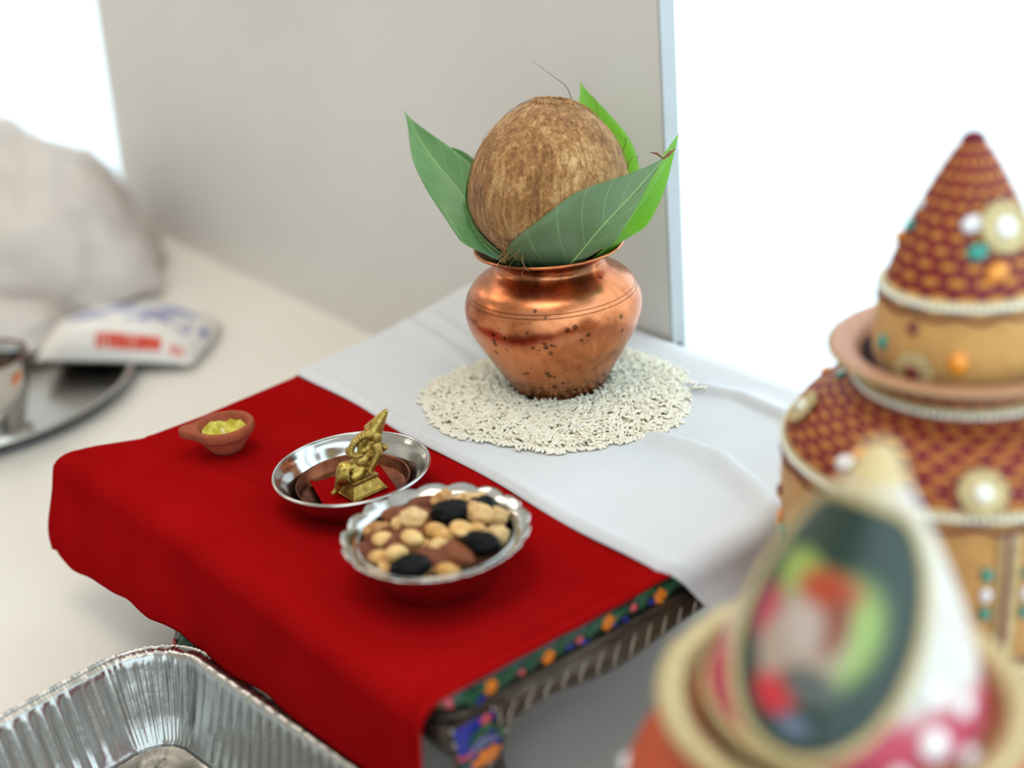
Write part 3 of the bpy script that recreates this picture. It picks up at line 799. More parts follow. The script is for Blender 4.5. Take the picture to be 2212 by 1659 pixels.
def leaf_material(name, face, back, trans):
    a = NT(name); uvw = a.coord('UV'); s = a.sep(uvw)
    x = a.math('ABSOLUTE', a.math('SUBTRACT', s[0], 0.5)); v = s[1]
    ph = a.math('FRACT', a.math('MULTIPLY', a.math('SUBTRACT', v, a.math('MULTIPLY', x, 0.35)), 9.0))
    vein = a.step(a.math('ABSOLUTE', a.math('SUBTRACT', ph, 0.5)), 0.06, 0.015)
    nz = a.noise(a.coord(), 45, 4)
    dark = tuple(q * 0.8 for q in face[:3]) + (1,)
    c0 = a.ramp(nz, [(0.3, dark), (0.7, face)])
    lite = tuple(min(1, q * 1.35 + 0.02) for q in face[:3]) + (1,)
    c1 = a.mix(a.math('MULTIPLY', vein, 0.55), c0, lite)
    geo = a.n('ShaderNodeNewGeometry')
    colr = a.mix(geo.outputs['Backfacing'], c1, a.mix(a.math('MULTIPLY', vein, 0.4), back, lite))
    a.bump(a.math('ADD', vein, a.math('MULTIPLY', nz, 0.6)), 0.18, 0.0006)
    a.set(colr, 0.32, 0.0)
    tr = a.n('ShaderNodeBsdfTranslucent'); tr.inputs[0].default_value = trans
    mx = a.n('ShaderNodeMixShader'); mx.inputs[0].default_value = 0.38 if name != 'leaf_bright' else 0.55
    a.t.links.new(a.p.outputs[0], mx.inputs[1]); a.t.links.new(tr.outputs[0], mx.inputs[2]); a.t.links.new(mx.outputs[0], a.out.inputs[0])
    return a.m
M_leafA = leaf_material('leaf_green', srgb(128, 168, 116), srgb(140, 172, 122), srgb(150, 210, 100))
M_leafC = leaf_material('leaf_pale_underside', srgb(126, 152, 108), srgb(126, 152, 108), srgb(120, 180, 60))
M_leafB = leaf_material('leaf_bright', srgb(120, 176, 60), srgb(140, 186, 90), srgb(200, 250, 60))
M_rib = simple('leaf_rib', srgb(150, 186, 110), 0.5, nz=0.1)
M_dry = simple('leaf_dry_tip', srgb(120, 78, 48), 0.8, nz=0.25, nscale=300)

POT_IN = [(0.90, 0.028), (0.950, 0.0305), (0.963, 0.0315), (0.9675, 0.0325), (0.9725, 0.0390), (0.9755, 0.0440), (0.9785, 0.0475), (0.990, 0.066)]
def squeeze(p):
    """keep a leaf point between the coconut and the wall of the pot's mouth"""
    x, y, z = p; dx, dy = x - CCX, y - CCY; r = sqrt(dx * dx + dy * dy) + 1e-9; q = r
    zz = (z - CCZ) / (CUP if z > CCZ else CDN)
    if -1 < zz < 1: q = max(q, sqrt(1 - zz * zz) * (1 - 0.06 * max(0, -zz)) * CR + 0.0016)
    if z < 0.990: q = min(q, interp(z, POT_IN))
    return (CCX + dx * q / r, CCY + dy * q / r, z)
def leaf(label, mid, width, facing, fold=0.35, mat=None, wl=1.0, wr=1.0, wav=0.0, peak=0.45, dry=False, tp=0.95):
    """mid: midrib points base -> tip; facing: rough direction the upper side looks to"""
    pts = spline(mid, 8); m = len(pts); nx = 15
    N0 = Vector(facing).normalized()
    V, UV = [], []; ribs = []
    for i, p in enumerate(pts):
        p = Vector(p); tg = (Vector(pts[min(i + 1, m - 1)]) - Vector(pts[max(i - 1, 0)])).normalized()
        S_ = tg.cross(N0).normalized(); N = S_.cross(tg).normalized()
        v = i / (m - 1)
        w = (v / peak) ** 0.75 * exp(0.75 * (1 - v / peak)) if v < peak else max(0.0, cos((v - peak) / (1 - peak) * pi / 2)) ** tp
        w = max(w, 0.012) * width
        for k in range(nx):
            x = 2 * k / (nx - 1) - 1
            ww = w * (wl if x < 0 else wr)
            lift = fold * abs(x) ** 1.3 * ww + wav * sin(v * 17 + (2 if x < 0 else 0)) * abs(x) ** 2 * width
            V.append(tuple(p + S_ * x * ww + N * lift)); UV.append((0.5 + x * 0.5, v))
        ribs.append(tuple(p + N * 0.0001))
    V = [squeeze(p) for p in V]; ribs = [squeeze(p) for p in ribs]
    F = [(i * nx + k, i * nx + k + 1, (i + 1) * nx + k + 1, (i + 1) * nx + k) for i in range(m - 1) for k in range(nx - 1)]
    o = thing('mango_leaf', label, 'leaf', mid[0], group='green leaves standing in the copper pot')
    I = Matrix.Translation(Vector(mid[0])).inverted()
    obj('blade', xf((V, F), I), mat or M_leafA, o, uvgrid=UV, solid=0.00025)
    obj('midrib', xf(tube(ribs, [0.0009 * (1 - 0.8 * i / (m - 1)) for i in range(m)], 6), I), M_rib, o)
    if dry:
        e = Vector(pts[-1]); d = (e - Vector(pts[-4])).normalized()
        obj('dry_tip', xf(merge(tube([e - d * 0.004, e + d * 0.003 + Vector((0, 0, -0.001)), e + d * 0.008 + Vector((0.001, 0.001, -0.001))], [0.0006, 0.0014, 0.0003], 6),
                                tube([e - d * 0.004, e - d * 0.003 + Vector((-0.003, -0.003, 0.003)), e - d * 0.003 + Vector((-0.006, -0.006, 0.004))], [0.0004, 0.0008, 0.0002], 6)), I), M_dry, o)
    return o
L2PTS = [(-0.0169, 0.0688, 0.9279), (0.0004, 0.0731, 0.9508), (0.0234, 0.0728, 0.9746), (0.0452, 0.0827, 1.0016), (0.0515, 0.1054, 1.0195), (0.0465, 0.1387, 1.0349)]
L3PTS = [(-0.0128, 0.0834, 0.9245), (0.0029, 0.0887, 0.9469), (0.019, 0.0991, 0.9702), (0.0387, 0.1095, 0.9965), (0.0415, 0.1325, 1.0189), (0.0315, 0.1638, 1.041)]
leaf('long pointed green leaf leaning out left of the coconut', [(-0.0159, 0.0569, 0.9647), (-0.0267, 0.0509, 0.9817), (-0.0556, 0.0507, 1.0098), (-0.0874, 0.0461, 1.0377), (-0.1084, 0.0441, 1.0638)],
     0.0185, (0.55, -0.6, 0.75), 0.30, M_leafA, wav=0.09, peak=0.50, tp=1.35)
leaf('broad veined green leaf in front of the coconut, brown at its tip', L2PTS,
     0.032, (0.62, -0.48, 0.30), 0.22, M_leafC, wl=1.15, wr=0.50, peak=0.34, tp=1.35, dry=True)
leaf('green leaf half hidden behind the broad front leaf, tip highest at right', L3PTS,
     0.0145, (0.85, 0.25, 0.10), 0.25, M_leafB, peak=0.55)
leaf('bright yellow-green leaf standing up behind the coconut', [(-0.0311, 0.1137, 0.9556), (-0.0405, 0.1447, 0.9761), (-0.0445, 0.1614, 1.0051), (-0.0537, 0.1632, 1.0366), (-0.0636, 0.1627, 1.0665)],
     0.023, (0.8, -0.5, 0.2), 0.15, M_leafB, wr=1.15, tp=1.3)
leaf('small green leaf tucked between the left leaf and the coconut', [(-0.033, 0.0563, 0.9709), (-0.0607, 0.0654, 0.9891), (-0.0775, 0.0685, 1.0116), (-0.0857, 0.0684, 1.0266), (-0.0912, 0.0681, 1.0362)],
     0.014, (0.7, -0.6, 0.3), 0.2, M_leafA)
# ------------------------------------------------------------------ steel plate with the copper dish and the brass figure
def steel(name, col=(200, 198, 194), rough=0.1):
    a = NT(name); c = a.coord(); f = a.noise(c, 50, 4)
    a.bump(a.noise(c, 25, 2), 0.05, 0.002)
    return a.set(a.ramp(f, [(0.3, srgb(*[q * 0.95 for q in col])), (0.7, srgb(*col))]), a.math('ADD', a.math('MULTIPLY', f, 0.08), rough), 1.0)
M_steel = steel('polished_steel'); M_steel_b = steel('brushed_steel', (196, 192, 186), 0.2)
PC = (0.004, -0.0935, T + 0.0007)
pl = thing('steel_plate', 'small polished steel dish holding the brass figure', 'plate', PC)
po = spline([(0.0275, 0.0), (0.0345, 0.0012), (0.0405, 0.0075), (0.0448, 0.0155), (0.0472, 0.0195)], 5)
pi_ = spline([(0.0462, 0.0196), (0.0435, 0.0160), (0.0392, 0.0085), (0.0335, 0.0026), (0.0270, 0.0016)], 5)
obj('bowl', lathe([(0.0001, 0.0001)] + po + [(0.0481, 0.0203), (0.0480, 0.0210), (0.0468, 0.0205)] + pi_ + [(0.0001, 0.0016)], 96), M_steel, pl)
obj('rolled_rim', lathe([(0.0476 + 0.0010 * cos(t_), 0.0203 + 0.0009 * sin(t_)) for t_ in [i * pi / 5 for i in range(11)]], 96), M_steel, pl)

a = NT('old_copper_dish'); c = a.coord(); f = a.noise(c, 70, 5, 0.6)
spt = a.step(a.voro(c, 180), 0.22, 0.12)
M_cd = a.set(a.mix(a.math('MULTIPLY', spt, 0.6), a.ramp(f, [(0.3, srgb(82, 44, 30)), (0.7, srgb(142, 84, 58))]), srgb(50, 34, 28)), 0.32, 0.95)
cd = obj('copper_dish', lathe([(0.0001, 0.0), (0.0315, 0.0), (0.0338, 0.0014), (0.0350, 0.0080), (0.0354, 0.0086), (0.0348, 0.0088), (0.0342, 0.0080), (0.0328, 0.0022), (0.0310, 0.0010), (0.0001, 0.0010)], 96), M_cd, loc=(PC[0] - 0.0015, PC[1] + 0.0005, PC[2] + 0.0025))
tag(cd, 'shallow brown copper dish nested inside the steel plate', 'dish')
DC = Vector((PC[0] - 0.0015, PC[1] + 0.0005, PC[2] + 0.0036))
def scrap(a_, b):
    x, y = (a_ - 0.5) * 0.046, (b - 0.5) * 0.043
    r = sqrt(x * x + y * y); R = 0.0318
    if r > R: x, y = x * R / r, y * R / r
    z_ = 0.0006 + 0.0010 * abs(noise.noise(Vector((a_ * 5, b * 5, 1)))) + 0.0022 * sm(-x, 0.018, 0.024)
    return (x, y, z_)
sc = obj('red_cloth_scrap', grid(scrap, 26, 26), M_red, loc=tuple(DC), rot=(0, 0, HEAD + 0.35), uvgrid=[(i % 26 / 26, i // 26 / 26) for i in range(676)], solid=0.0005, offset=1)
tag(sc, 'small red cloth square lying in the copper dish under the figure', 'cloth')

# brass figure: modelled upright, turned to look to the left
a = NT('old_brass'); c = a.coord(); f = a.noise(c, 260, 4, 0.6); f2 = a.noise(c, 900, 3)
pit = a.step(a.voro(c, 700), 0.26, 0.14)
a.bump(a.math('ADD', f2, a.math('MULTIPLY', pit, -1.2)), 0.35, 0.0006)
M_brass = a.set(a.mix(a.math('MULTIPLY', pit, 0.55), a.ramp(f, [(0.3, srgb(136, 108, 46)), (0.65, srgb(200, 172, 92))]), srgb(66, 48, 20)), 0.36, 0.9)
KX, KZ = 4.28e-5, 4.72e-5
def fg(px, py, dy=0.0):
    z_ = (1255 - py) * KZ; x = (px - 985) * KX + z_ * 0.155
    return (x, dy, z_)
fig = thing('brass_figurine', 'small seated elephant-headed brass figure with tall crown on a pedestal', 'figurine', (DC.x + 0.0065, DC.y + 0.001, DC.z + 0.0022), (0, 0, HEAD))
# pedestal: a flared block with a bevelled top slab, turned corner-on
Rm = Matrix.Rotation(math.radians(38), 4, 'Z')
def frust(w0, d0, w1, d1, z0, z1):
    v = [(-w0, -d0, z0), (w0, -d0, z0), (w0, d0, z0), (-w0, d0, z0), (-w1, -d1, z1), (w1, -d1, z1), (w1, d1, z1), (-w1, d1, z1)]
    return v, [(0, 3, 2, 1), (4, 5, 6, 7), (0, 1, 5, 4), (1, 2, 6, 5), (2, 3, 7, 6), (3, 0, 4, 7)]
pd = obj('pedestal', xf(merge(frust(0.0125, 0.0115, 0.0125, 0.0115, 0, 0.0015), frust(0.012, 0.011, 0.0085, 0.0075, 0.0015, 0.0085), frust(0.0092, 0.0082, 0.0092, 0.0082, 0.0085, 0.0108)), Rm), M_brass, fig, smooth=False, bevel=0.0005)
def limb(*pts): return tube(spline([fg(p[0], p[1], p[2]) + (p[3],) for p in pts], 5), [q[3] for q in spline([fg(p[0], p[1], p[2]) + (p[3],) for p in pts], 5)], 12)
def blob(px, py, dy, rx, ry, rz): return ball(fg(px, py, dy), (rx, ry, rz), 20, 14)
body = merge(
    blob(990, 800, -0.0008, 0.0062, 0.0062, 0.0058), blob(1070, 700, 0.0, 0.0060, 0.0050, 0.0066), blob(1140, 590, 0.0004, 0.0056, 0.0052, 0.0056),
    blob(960, 900, 0.0, 0.0080, 0.0068, 0.0045), blob(1135, 460, -0.0003, 0.0054, 0.0052, 0.0052),
    limb((960, 880, -0.002, 0.0040), (800, 870, -0.004, 0.0042), (730, 860, -0.005, 0.0036), (715, 960, -0.0055, 0.0036), (690, 1060, -0.006, 0.0030), (650, 1140, -0.0065, 0.0019), (590, 1195, -0.008, 0.0014)),
    limb((1000, 900, -0.002, 0.0044), (930, 975, -0.0065, 0.0040), (860, 960, -0.007, 0.003), (960, 1010, -0.0065, 0.0022)),
    limb((1180, 560, -0.0038, 0.0030), (1225, 690, -0.0052, 0.0027), (1160, 830, -0.006, 0.0022), (1125, 930, -0.0066, 0.0019), (1150, 950, -0.0068, 0.0018)),
    limb((1190, 590, 0.003, 0.0026), (1250, 720, 0.004, 0.0022), (1300, 690, 0.002, 0.0024), (1310, 660, 0.0015, 0.0018)),
    limb((1120, 600, -0.002, 0.0024), (1000, 660, -0.0035, 0.0020), (960, 600, -0.004, 0.0018), (985, 520, -0.004, 0.0017)))
bo = obj('body', body, M_brass, fig)
m_ = bo.modifiers.new('weld', 'REMESH'); m_.mode = 'VOXEL'; m_.voxel_size = 0.00042; m_.use_smooth_shade = True
m_ = bo.modifiers.new('soft', 'SMOOTH'); m_.iterations = 2
trunk = [(1120, 430, -0.004, 0.0030), (1010, 425, -0.0055, 0.0026), (910, 490, -0.006, 0.0023), (845, 590, -0.006, 0.0021), (850, 670, -0.006, 0.0019), (930, 700, -0.006, 0.0017), (1010, 680, -0.006, 0.0014)]
tp = spline([fg(p[0], p[1], p[2]) + (p[3],) for p in trunk], 12)
obj('trunk', tube(tp, [q[3] * (1 + 0.10 * (1 if i % 4 < 2 else -1)) for i, q in enumerate(tp)], 14), M_brass, fig)
obj('curled_hand', ball(fg(805, 640, -0.004), (0.0022, 0.0018, 0.0030), 14, 10), M_brass, fig)
for dy in (-0.0052, 0.0046):
    obj('ear', ball(fg(1205, 480, dy), (0.0030, 0.0009, 0.0032), 16, 10), M_brass, fig)
cr = []
for i in range(49):
    q = i / 48; px, py = lerp(1135, 1300, q), lerp(430, 185, q)
    st_ = floor(q * 7) / 7; fr_ = q * 7 - floor(q * 7)
    r = lerp(0.0054, 0.0017, st_ * 0.75 + q * 0.25) * (1.0 + 0.10 * (1 - fr_))
    cr.append((fg(px, py, 0.0), r))
obj('crown', tube([p for p, r in cr], [r for p, r in cr], 20), M_brass, fig)
obj('crown_knob', ball(fg(1308, 172, 0), (0.0017, 0.0017, 0.0015), 12, 8), M_brass, fig)
for k in range(9):                                    # pleats of the garment hanging over the left leg
    a0 = k / 8
    obj('pleat', tube([fg(lerp(690, 830, a0), lerp(880, 840, a0), -0.0078 - 0.001 * sin(pi * a0)), fg(lerp(678, 800, a0), lerp(960, 950, a0), -0.0094), fg(lerp(668, 775, a0), lerp(1060, 1075, a0), -0.0086)], [0.0004, 0.0006, 0.0004], 6), M_brass, fig)

# ------------------------------------------------------------------ scalloped bowl of nuts
BC = (0.1175, -0.107, T + 0.0007)
NL = 17
def scal(i, an, r, z_):
    if r > 0.043:
        k = (r - 0.043) / 0.009; w = abs(cos(NL * an / 2))
        return r - 0.0021 * k * (1 - w) ** 2.0, z_ + 0.0016 * k * (w - 0.5)
    return r, z_
bw = thing('scalloped_bowl', 'steel bowl with scalloped flared rim, full of mixed nuts', 'bowl', BC)
bo_ = spline([(0.0265, 0.0), (0.0315, 0.0015), (0.0365, 0.009), (0.0405, 0.018), (0.0430, 0.0235)], 5) + [(0.0440, 0.0250), (0.0470, 0.0268), (0.0500, 0.0282), (0.0512, 0.0286), (0.0512, 0.0294), (0.0498, 0.0292), (0.0465, 0.0278), (0.0432, 0.0262)]
bi_ = spline([(0.0418, 0.0240), (0.0394, 0.0182), (0.0352, 0.0096), (0.030, 0.0030)], 5)
obj('bowl', lathe([(0.0001, 0.0001)] + bo_ + bi_ + [(0.0001, 0.0026)], NL * 12, scal), M_steel, bw)
obj('inner_bead', lathe([(0.0424 + 0.0007 * cos(t_), 0.0256 + 0.0007 * sin(t_)) for t_ in [i * pi / 4 for i in range(9)]], 96), M_steel, bw)

def nut_mat(name, c0, c1, rough=0.5, stretch=None, bump=0.3, bs=400, sss=0.0):
    a = NT(name); c = a.coord('Object'); rnd = a.n('ShaderNodeObjectInfo').outputs['Random']
    f = a.noise(a.mapping(c, stretch) if stretch else c, 1.0 if stretch else bs * 0.4, 4)
    f = a.math('ADD', f, a.math('MULTIPLY', a.math('SUBTRACT', rnd, 0.5), 0.35))
    a.bump(a.noise(a.mapping(c, stretch) if stretch else c, 1.0 if stretch else bs, 3), bump, 0.0006)
    return a.set(a.ramp(f, [(0.25, c0), (0.75, c1)]), rough, 0.0, Specular_IOR_Level=0.12 if 'raisin' in name else 0.3, Subsurface_Weight=sss, Subsurface_Radius=(0.002, 0.0012, 0.0006), Subsurface_Scale=0.5)
M_almond = nut_mat('almond_skin', srgb(72, 32, 15), srgb(138, 74, 42), 0.6, (160, 900, 900), 0.5)
M_peanut = nut_mat('roasted_peanut', srgb(196, 136, 62), srgb(236, 200, 138), 0.4, None, 0.12, 500, 0.15)
M_walnut = nut_mat('walnut_piece', srgb(168, 112, 54), srgb(228, 192, 136), 0.5, None, 0.4, 350, 0.1)
M_raisin = nut_mat('black_raisin', srgb(8, 8, 10), srgb(24, 22, 24), 0.42, None, 0.5, 300)
def almond_m():
    V, F = ball((0, 0, 0), (1, 1, 1), 18, 14)
    V = [(x * 0.0125, y * 0.0068 * (1 - 0.28 * x), z_ * 0.0042) for x, y, z_ in V]; return V, F
def peanut_m(half=False):
    V, F = ball((0, 0, 0), (1, 1, 1), 16, 12)
    out = []
    for x, y, z_ in V:
        q = 1 - 0.10 * x
        if half and z_ > 0.25: z_ = 0.25 - 0.10 * exp(-(y / 0.3) ** 2) + 0.03
        if not half: y *= 1 - 0.10 * exp(-(z_ - 1) ** 2 / 0.1)
        out.append((x * 0.0068, y * 0.0047 * q, z_ * 0.0043 * q))
    return out, F
def walnut_m(seed):
    V, F = ball((0, 0, 0), (1, 1, 1), 24, 18)
    out = []
    for p in V:
        v = Vector(p); d = 1 + 0.30 * noise.noise(v * 1.7 + Vector((seed, 0, 0))) + 0.16 * noise.noise(v * 4.0 + Vector((0, seed, 0)))
        v = v * d; bend = 0.35 * v.x * v.x
        out.append((v.x * 0.0088, v.y * 0.0056 + bend * 0.006, v.z * 0.0050))
    return out, F
def raisin_m(seed):
    V, F = ball((0, 0, 0), (1, 1, 1), 28, 20)
    out = []
    for p in V:
        v = Vector(p); w = abs(noise.noise(v * 2.4 + Vector((seed, 1, 0)))) * 0.5 + abs(noise.noise(v * 5 + Vector((0, seed, 4)))) * 0.16
        v = v * (1.12 - w); out.append((v.x * 0.0108, v.y * 0.0076, v.z * 0.0062))
    return out, F
ME = {'almond': [mesh_of('almond', almond_m(), M_almond)], 'peanut': [mesh_of('peanut', peanut_m(), M_peanut), mesh_of('peanut', peanut_m(True), M_peanut)],
      'walnut': [mesh_of('walnut_piece', walnut_m(s), M_walnut) for s in (1.3, 5.1, 9.7)], 'raisin': [mesh_of('black_raisin', raisin_m(s), M_raisin) for s in (2.2, 6.4)]}
# named nuts: position across the bowl (u, v from its centre), height, yaw, tilt
def zpos(zx, zy, z_):
    """place on the nut heap, worked out from the bowl's own frame: x to the right of the viewer, y away"""
    x = (zx - 1090) / 5.395 * 0.000250; y = -(zy - 640) / 5.395 * 0.000482
    return Vector((cos(HEAD) * x - sin(HEAD) * y, sin(HEAD) * x + cos(HEAD) * y, z_))
NUTS = [('almond', 0, 960, 240, .0265, 0.35, 0.1, 'dark brown almond leaning at the far left rim of the nut bowl'),
        ('almond', 0, 680, 400, .0275, -0.1, 0.0, 'reddish brown almond lying flat at the back left of the nut heap'),
        ('almond', 0, 880, 560, .0280, 1.05, 0.15, 'brown almond standing across the middle of the nut heap under a peanut'),
        ('almond', 0, 480, 545, .0245, 0.25, 0.1, 'brown almond tucked under a peanut at the left of the heap'),
        ('almond', 0, 690, 660, .0265, 0.95, 0.0, 'long tan almond running down the left centre of the nut heap'),
        ('almond', 0, 300, 690, .0225, 0.1, 0.3, 'almond end showing against the left wall of the nut bowl'),
        ('almond', 0, 300, 840, .0215, -0.7, 0.3, 'dark almond pressed to the lower left wall of the nut bowl'),
        ('almond', 0, 1080, 900, .0255, -0.15, 0.2, 'dark almond beside the large front raisin in the nut bowl'),
        ('almond', 0, 1330, 880, .0260, -0.75, 0.1, 'brown almond pointing to the front right of the nut heap'),
        ('almond', 0, 980, 430, .0265, -0.6, 0.0, 'brown almond half hidden left of the largest raisin'),
        ('peanut', 0, 1410, 280, .0270, 0.1, 0.0, 'golden peanut at the far rim of the nut bowl'),
        ('peanut', 1, 1400, 720, .0300, -0.35, 0.25, 'split peanut half with flat pale face at the centre right'),
        ('peanut', 0, 830, 750, .0295, -0.6, 0.0, 'plump golden peanut at the centre of the nut heap'),
        ('peanut', 0, 490, 670, .0270, 0.2, 0.2, 'pale round peanut at the left of the nut heap'),
        ('peanut', 0, 440, 820, .0250, 0.5, 0.2, 'pale peanut above the front left wall of the nut bowl'),
        ('peanut', 0, 660, 850, .0275, 0.7, 0.3, 'curled golden peanut piece at the front left of the heap'),
        ('peanut', 0, 1190, 720, .0280, 0.3, 0.4, 'tan peanut left of the split peanut half'),
        ('peanut', 1, 430, 940, .0235, 0.9, 0.3, 'narrow split peanut standing at the front left wall'),
        ('peanut', 0, 520, 1010, .0230, 0.2, 0.2, 'small peanut touching the front left inner wall'),
        ('peanut', 0, 1220, 1030, .0240, -0.2, 0.1, 'pale peanut at the very front of the nut bowl'),
        ('peanut', 0, 1570, 670, .0270, 0.8, 0.5, 'small pale peanut right of the split half'),
        ('peanut', 0, 690, 530, .0275, 0.4, 0.5, 'small pale peanut between two almonds at left'),
        ('peanut', 1, 1160, 830, .0270, -0.1, 0.6, 'peanut half seen edge-on under the split peanut'),
        ('peanut', 0, 1080, 620, .0270, 0.1, 0.2, 'pale peanut in front of the largest raisin'),
        ('walnut', 0, 860, 590, .0320, 0.9, 0.3, 'pale knobbly nut piece resting on the middle almond'),
        ('walnut', 1, 1180, 310, .0290, 1.2, 0.2, 'folded walnut piece at the back centre of the nut bowl'),
        ('walnut', 2, 1680, 280, .0285, 0.2, 0.2, 'large curved walnut piece at the back right of the bowl'),
        ('walnut', 0, 1590, 530, .0290, -0.6, 0.2, 'pinkish knobbly walnut piece right of the largest raisin'),
        ('walnut', 1, 1800, 740, .0265, 0.8, 0.3, 'curved pale walnut piece against the right wall'),
        ('walnut', 2, 1810, 510, .0265, 0.1, 0.1, 'golden walnut piece near the right rim of the bowl'),
        ('walnut', 1, 360, 500, .0250, 0.6, 0.3, 'pale walnut piece at the left back wall of the bowl'),
        ('walnut', 0, 1860, 390, .0255, -0.9, 0.2, 'walnut piece sloping down at the far right wall'),
        ('raisin', 0, 1270, 490, .0300, 0.05, 0.0, 'largest shiny black raisin near the back centre of the nuts'),
        ('raisin', 1, 1600, 410, .0275, 0.3, 0.0, 'small black raisin among walnuts at the back right'),
        ('raisin', 0, 1600, 830, .0275, -0.5, 0.0, 'black raisin under the split peanut at the right'),
        ('raisin', 1, 810, 990, .0265, 0.1, 0.0, 'big black raisin at the front of the nut bowl'),
        ('raisin', 1, 1890, 420, .0235, 0.9, 0.2, 'dark raisin in the shade of the right inner wall')]
def place_nut(kind, var, P_, yaw, tilt, label, group=None):
    me = ME[kind][var % len(ME[kind])]
    o = bpy.data.objects.new({'walnut': 'walnut_piece', 'raisin': 'black_raisin'}.get(kind, kind), me); COL.objects.link(o)
    o.location = Vector(BC) + P_; o.rotation_euler = (tilt * 1.3, tilt, HEAD + yaw)
    tag(o, label, {'walnut': 'walnut'}.get(kind, kind), group or 'mixed nuts in the scalloped bowl')
placed = []
for kind, var, zx, zy, z_, yaw, tilt, label in NUTS:
    P_ = zpos(zx, zy, 0.0255 + (z_ - 0.0255) * 1.5); rr = sqrt(P_.x ** 2 + P_.y ** 2)
    if rr > 0.0335: P_.x *= 0.0335 / rr; P_.y *= 0.0335 / rr
    place_nut(kind, var, P_, yaw, tilt, label); placed.append(P_)
rg = random.Random(5)
FILL = {'peanut': 'smaller pale peanut buried between the larger nuts in the bowl', 'almond': 'almond mostly buried under the top layer of the nut bowl', 'walnut': 'broken walnut crumb filling gaps between the nuts'}
for k in range(34):
    kind = rg.choice(['peanut', 'peanut', 'peanut', 'almond', 'walnut'])
    an = 2.4 * k; r = 0.031 * sqrt((k + 0.5) / 34)
    P_ = Vector((r * cos(an), r * sin(an), 0.0222 - 0.0035 * (r / 0.031) ** 2 + rg.uniform(-0.001, 0.001)))
    place_nut(kind, rg.randint(0, 2), P_, rg.uniform(0, 6), rg.uniform(-0.4, 0.4), FILL[kind], 'buried nuts in the scalloped bowl')

# ------------------------------------------------------------------ clay oil lamp
M_clay = simple('terracotta', srgb(150, 70, 40), 0.85, nz=0.16, nscale=120, bump=0.5, bscale=500)
M_ghee = NT('clarified_butter'); _c = M_ghee.coord()
M_ghee = M_ghee.set(M_ghee.ramp(M_ghee.noise(_c, 160, 3), [(0.35, srgb(176, 160, 24)), (0.7, srgb(226, 214, 96))]), 0.3, 0.0, Subsurface_Weight=0.3, Subsurface_Radius=(0.004, 0.003, 0.001), Subsurface_Scale=0.5)
M_wick = simple('cotton_wick', srgb(238, 226, 190), 0.9, nz=0.1, nscale=400)
dy_ = thing('clay_lamp', 'small terracotta oil lamp with pointed spout and yellow ghee', 'oil lamp', (-0.1176, -0.1215, T + 0.0009), (0, 0, HEAD + pi))
def spout(i, an, r, z_):
    d = atan2(sin(an - 0.05), cos(an - 0.05)); k = exp(-(d / 0.30) ** 2)
    return r + k * 0.0095 * sm(z_, 0.0085, 0.0135) * (0 if i >= 11 else 1), z_ + 0.0003 * noise.noise(Vector((cos(an) * 3, sin(an) * 3, z_ * 200)))
dpo = [(0.0001, 0.0), (0.0088, 0.0), (0.0108, 0.0012), (0.0135, 0.0050), (0.0165, 0.0095), (0.0182, 0.0128), (0.0196, 0.0132), (0.0204, 0.0142), (0.0206, 0.0185), (0.0200, 0.0198), (0.0184, 0.0200), (0.0170, 0.0196)]
obj('body', lathe(dpo, 72, spout), M_clay, dy_)
obj('hollow', lathe([(0.0172, 0.0197), (0.0160, 0.0180), (0.0148, 0.0140), (0.0125, 0.0095), (0.0001, 0.0080)], 60), M_clay, dy_)
def ghee_top(i, an, r, z_):
    up = 0.0055 * sm(r, 0.011, 0.0152) * max(0, noise.noise(Vector((cos(an) * 2.1 + 3, sin(an) * 2.1, 1))) + 0.35)
    return r * 0.985, z_ + up
obj('ghee', lathe([(0.0001, 0.0112), (0.005, 0.0111), (0.009, 0.0111), (0.0112, 0.0114), (0.0136, 0.0122), (0.0149, 0.0134)], 60, ghee_top), M_ghee, dy_)
obj('wick', tube(spline([(0.000, 0.001, 0.0115), (0.001, 0.0005, 0.0145), (0.002, 0, 0.0165)], 5), [0.0010] * 6 + [0.0009, 0.0008, 0.0006, 0.0004, 0.0002], 8), M_wick, dy_)

# ------------------------------------------------------------------ big tray with cup, milk pouch, plastic bag (background left)
th = thing('steel_tray', 'large round steel tray on the table at the far left', 'tray', (-0.672, -0.163, TT + 0.0006))
obj('tray_plate', lathe([(0.0001, 0.0), (0.140, 0.0), (0.150, 0.002), (0.156, 0.012), (0.161, 0.0145), (0.1625, 0.0138), (0.1625, 0.0152), (0.1605, 0.0160), (0.1545, 0.0135), (0.148, 0.0035), (0.139, 0.0015), (0.0001, 0.0015)], 96), M_steel_b, th)
obj('rim', lathe([(0.1615 + 0.0016 * cos(t_), 0.0148 + 0.0016 * sin(t_)) for t_ in [i * pi / 4 for i in range(9)]], 96), M_steel_b, th)
cu = thing('steel_cup', 'small steel cup with dark rim standing on the large tray', 'cup', (-0.560, -0.172, TT + 0.0024))
cu.scale = (1.15, 1.15, 1.3)
cpro = spline([(0.026, 0.0), (0.0275, 0.002), (0.024, 0.008), (0.027, 0.018), (0.0335, 0.038), (0.0355, 0.055), (0.0375, 0.062)], 5)
obj('cup_wall', lathe([(0.0001, 0.0)] + cpro + [(0.0385, 0.0628), (0.038, 0.0635), (0.0365, 0.062)] + spline([(0.0345, 0.055), (0.0325, 0.038), (0.026, 0.019), (0.018, 0.011)], 4) + [(0.0001, 0.010)], 64), M_steel, cu)
obj('cup_rim', lathe([(0.038 + 0.0012 * cos(t_), 0.063 + 0.0012 * sin(t_)) for t_ in [i * pi / 4 for i in range(9)]], 64), M_cd, cu)
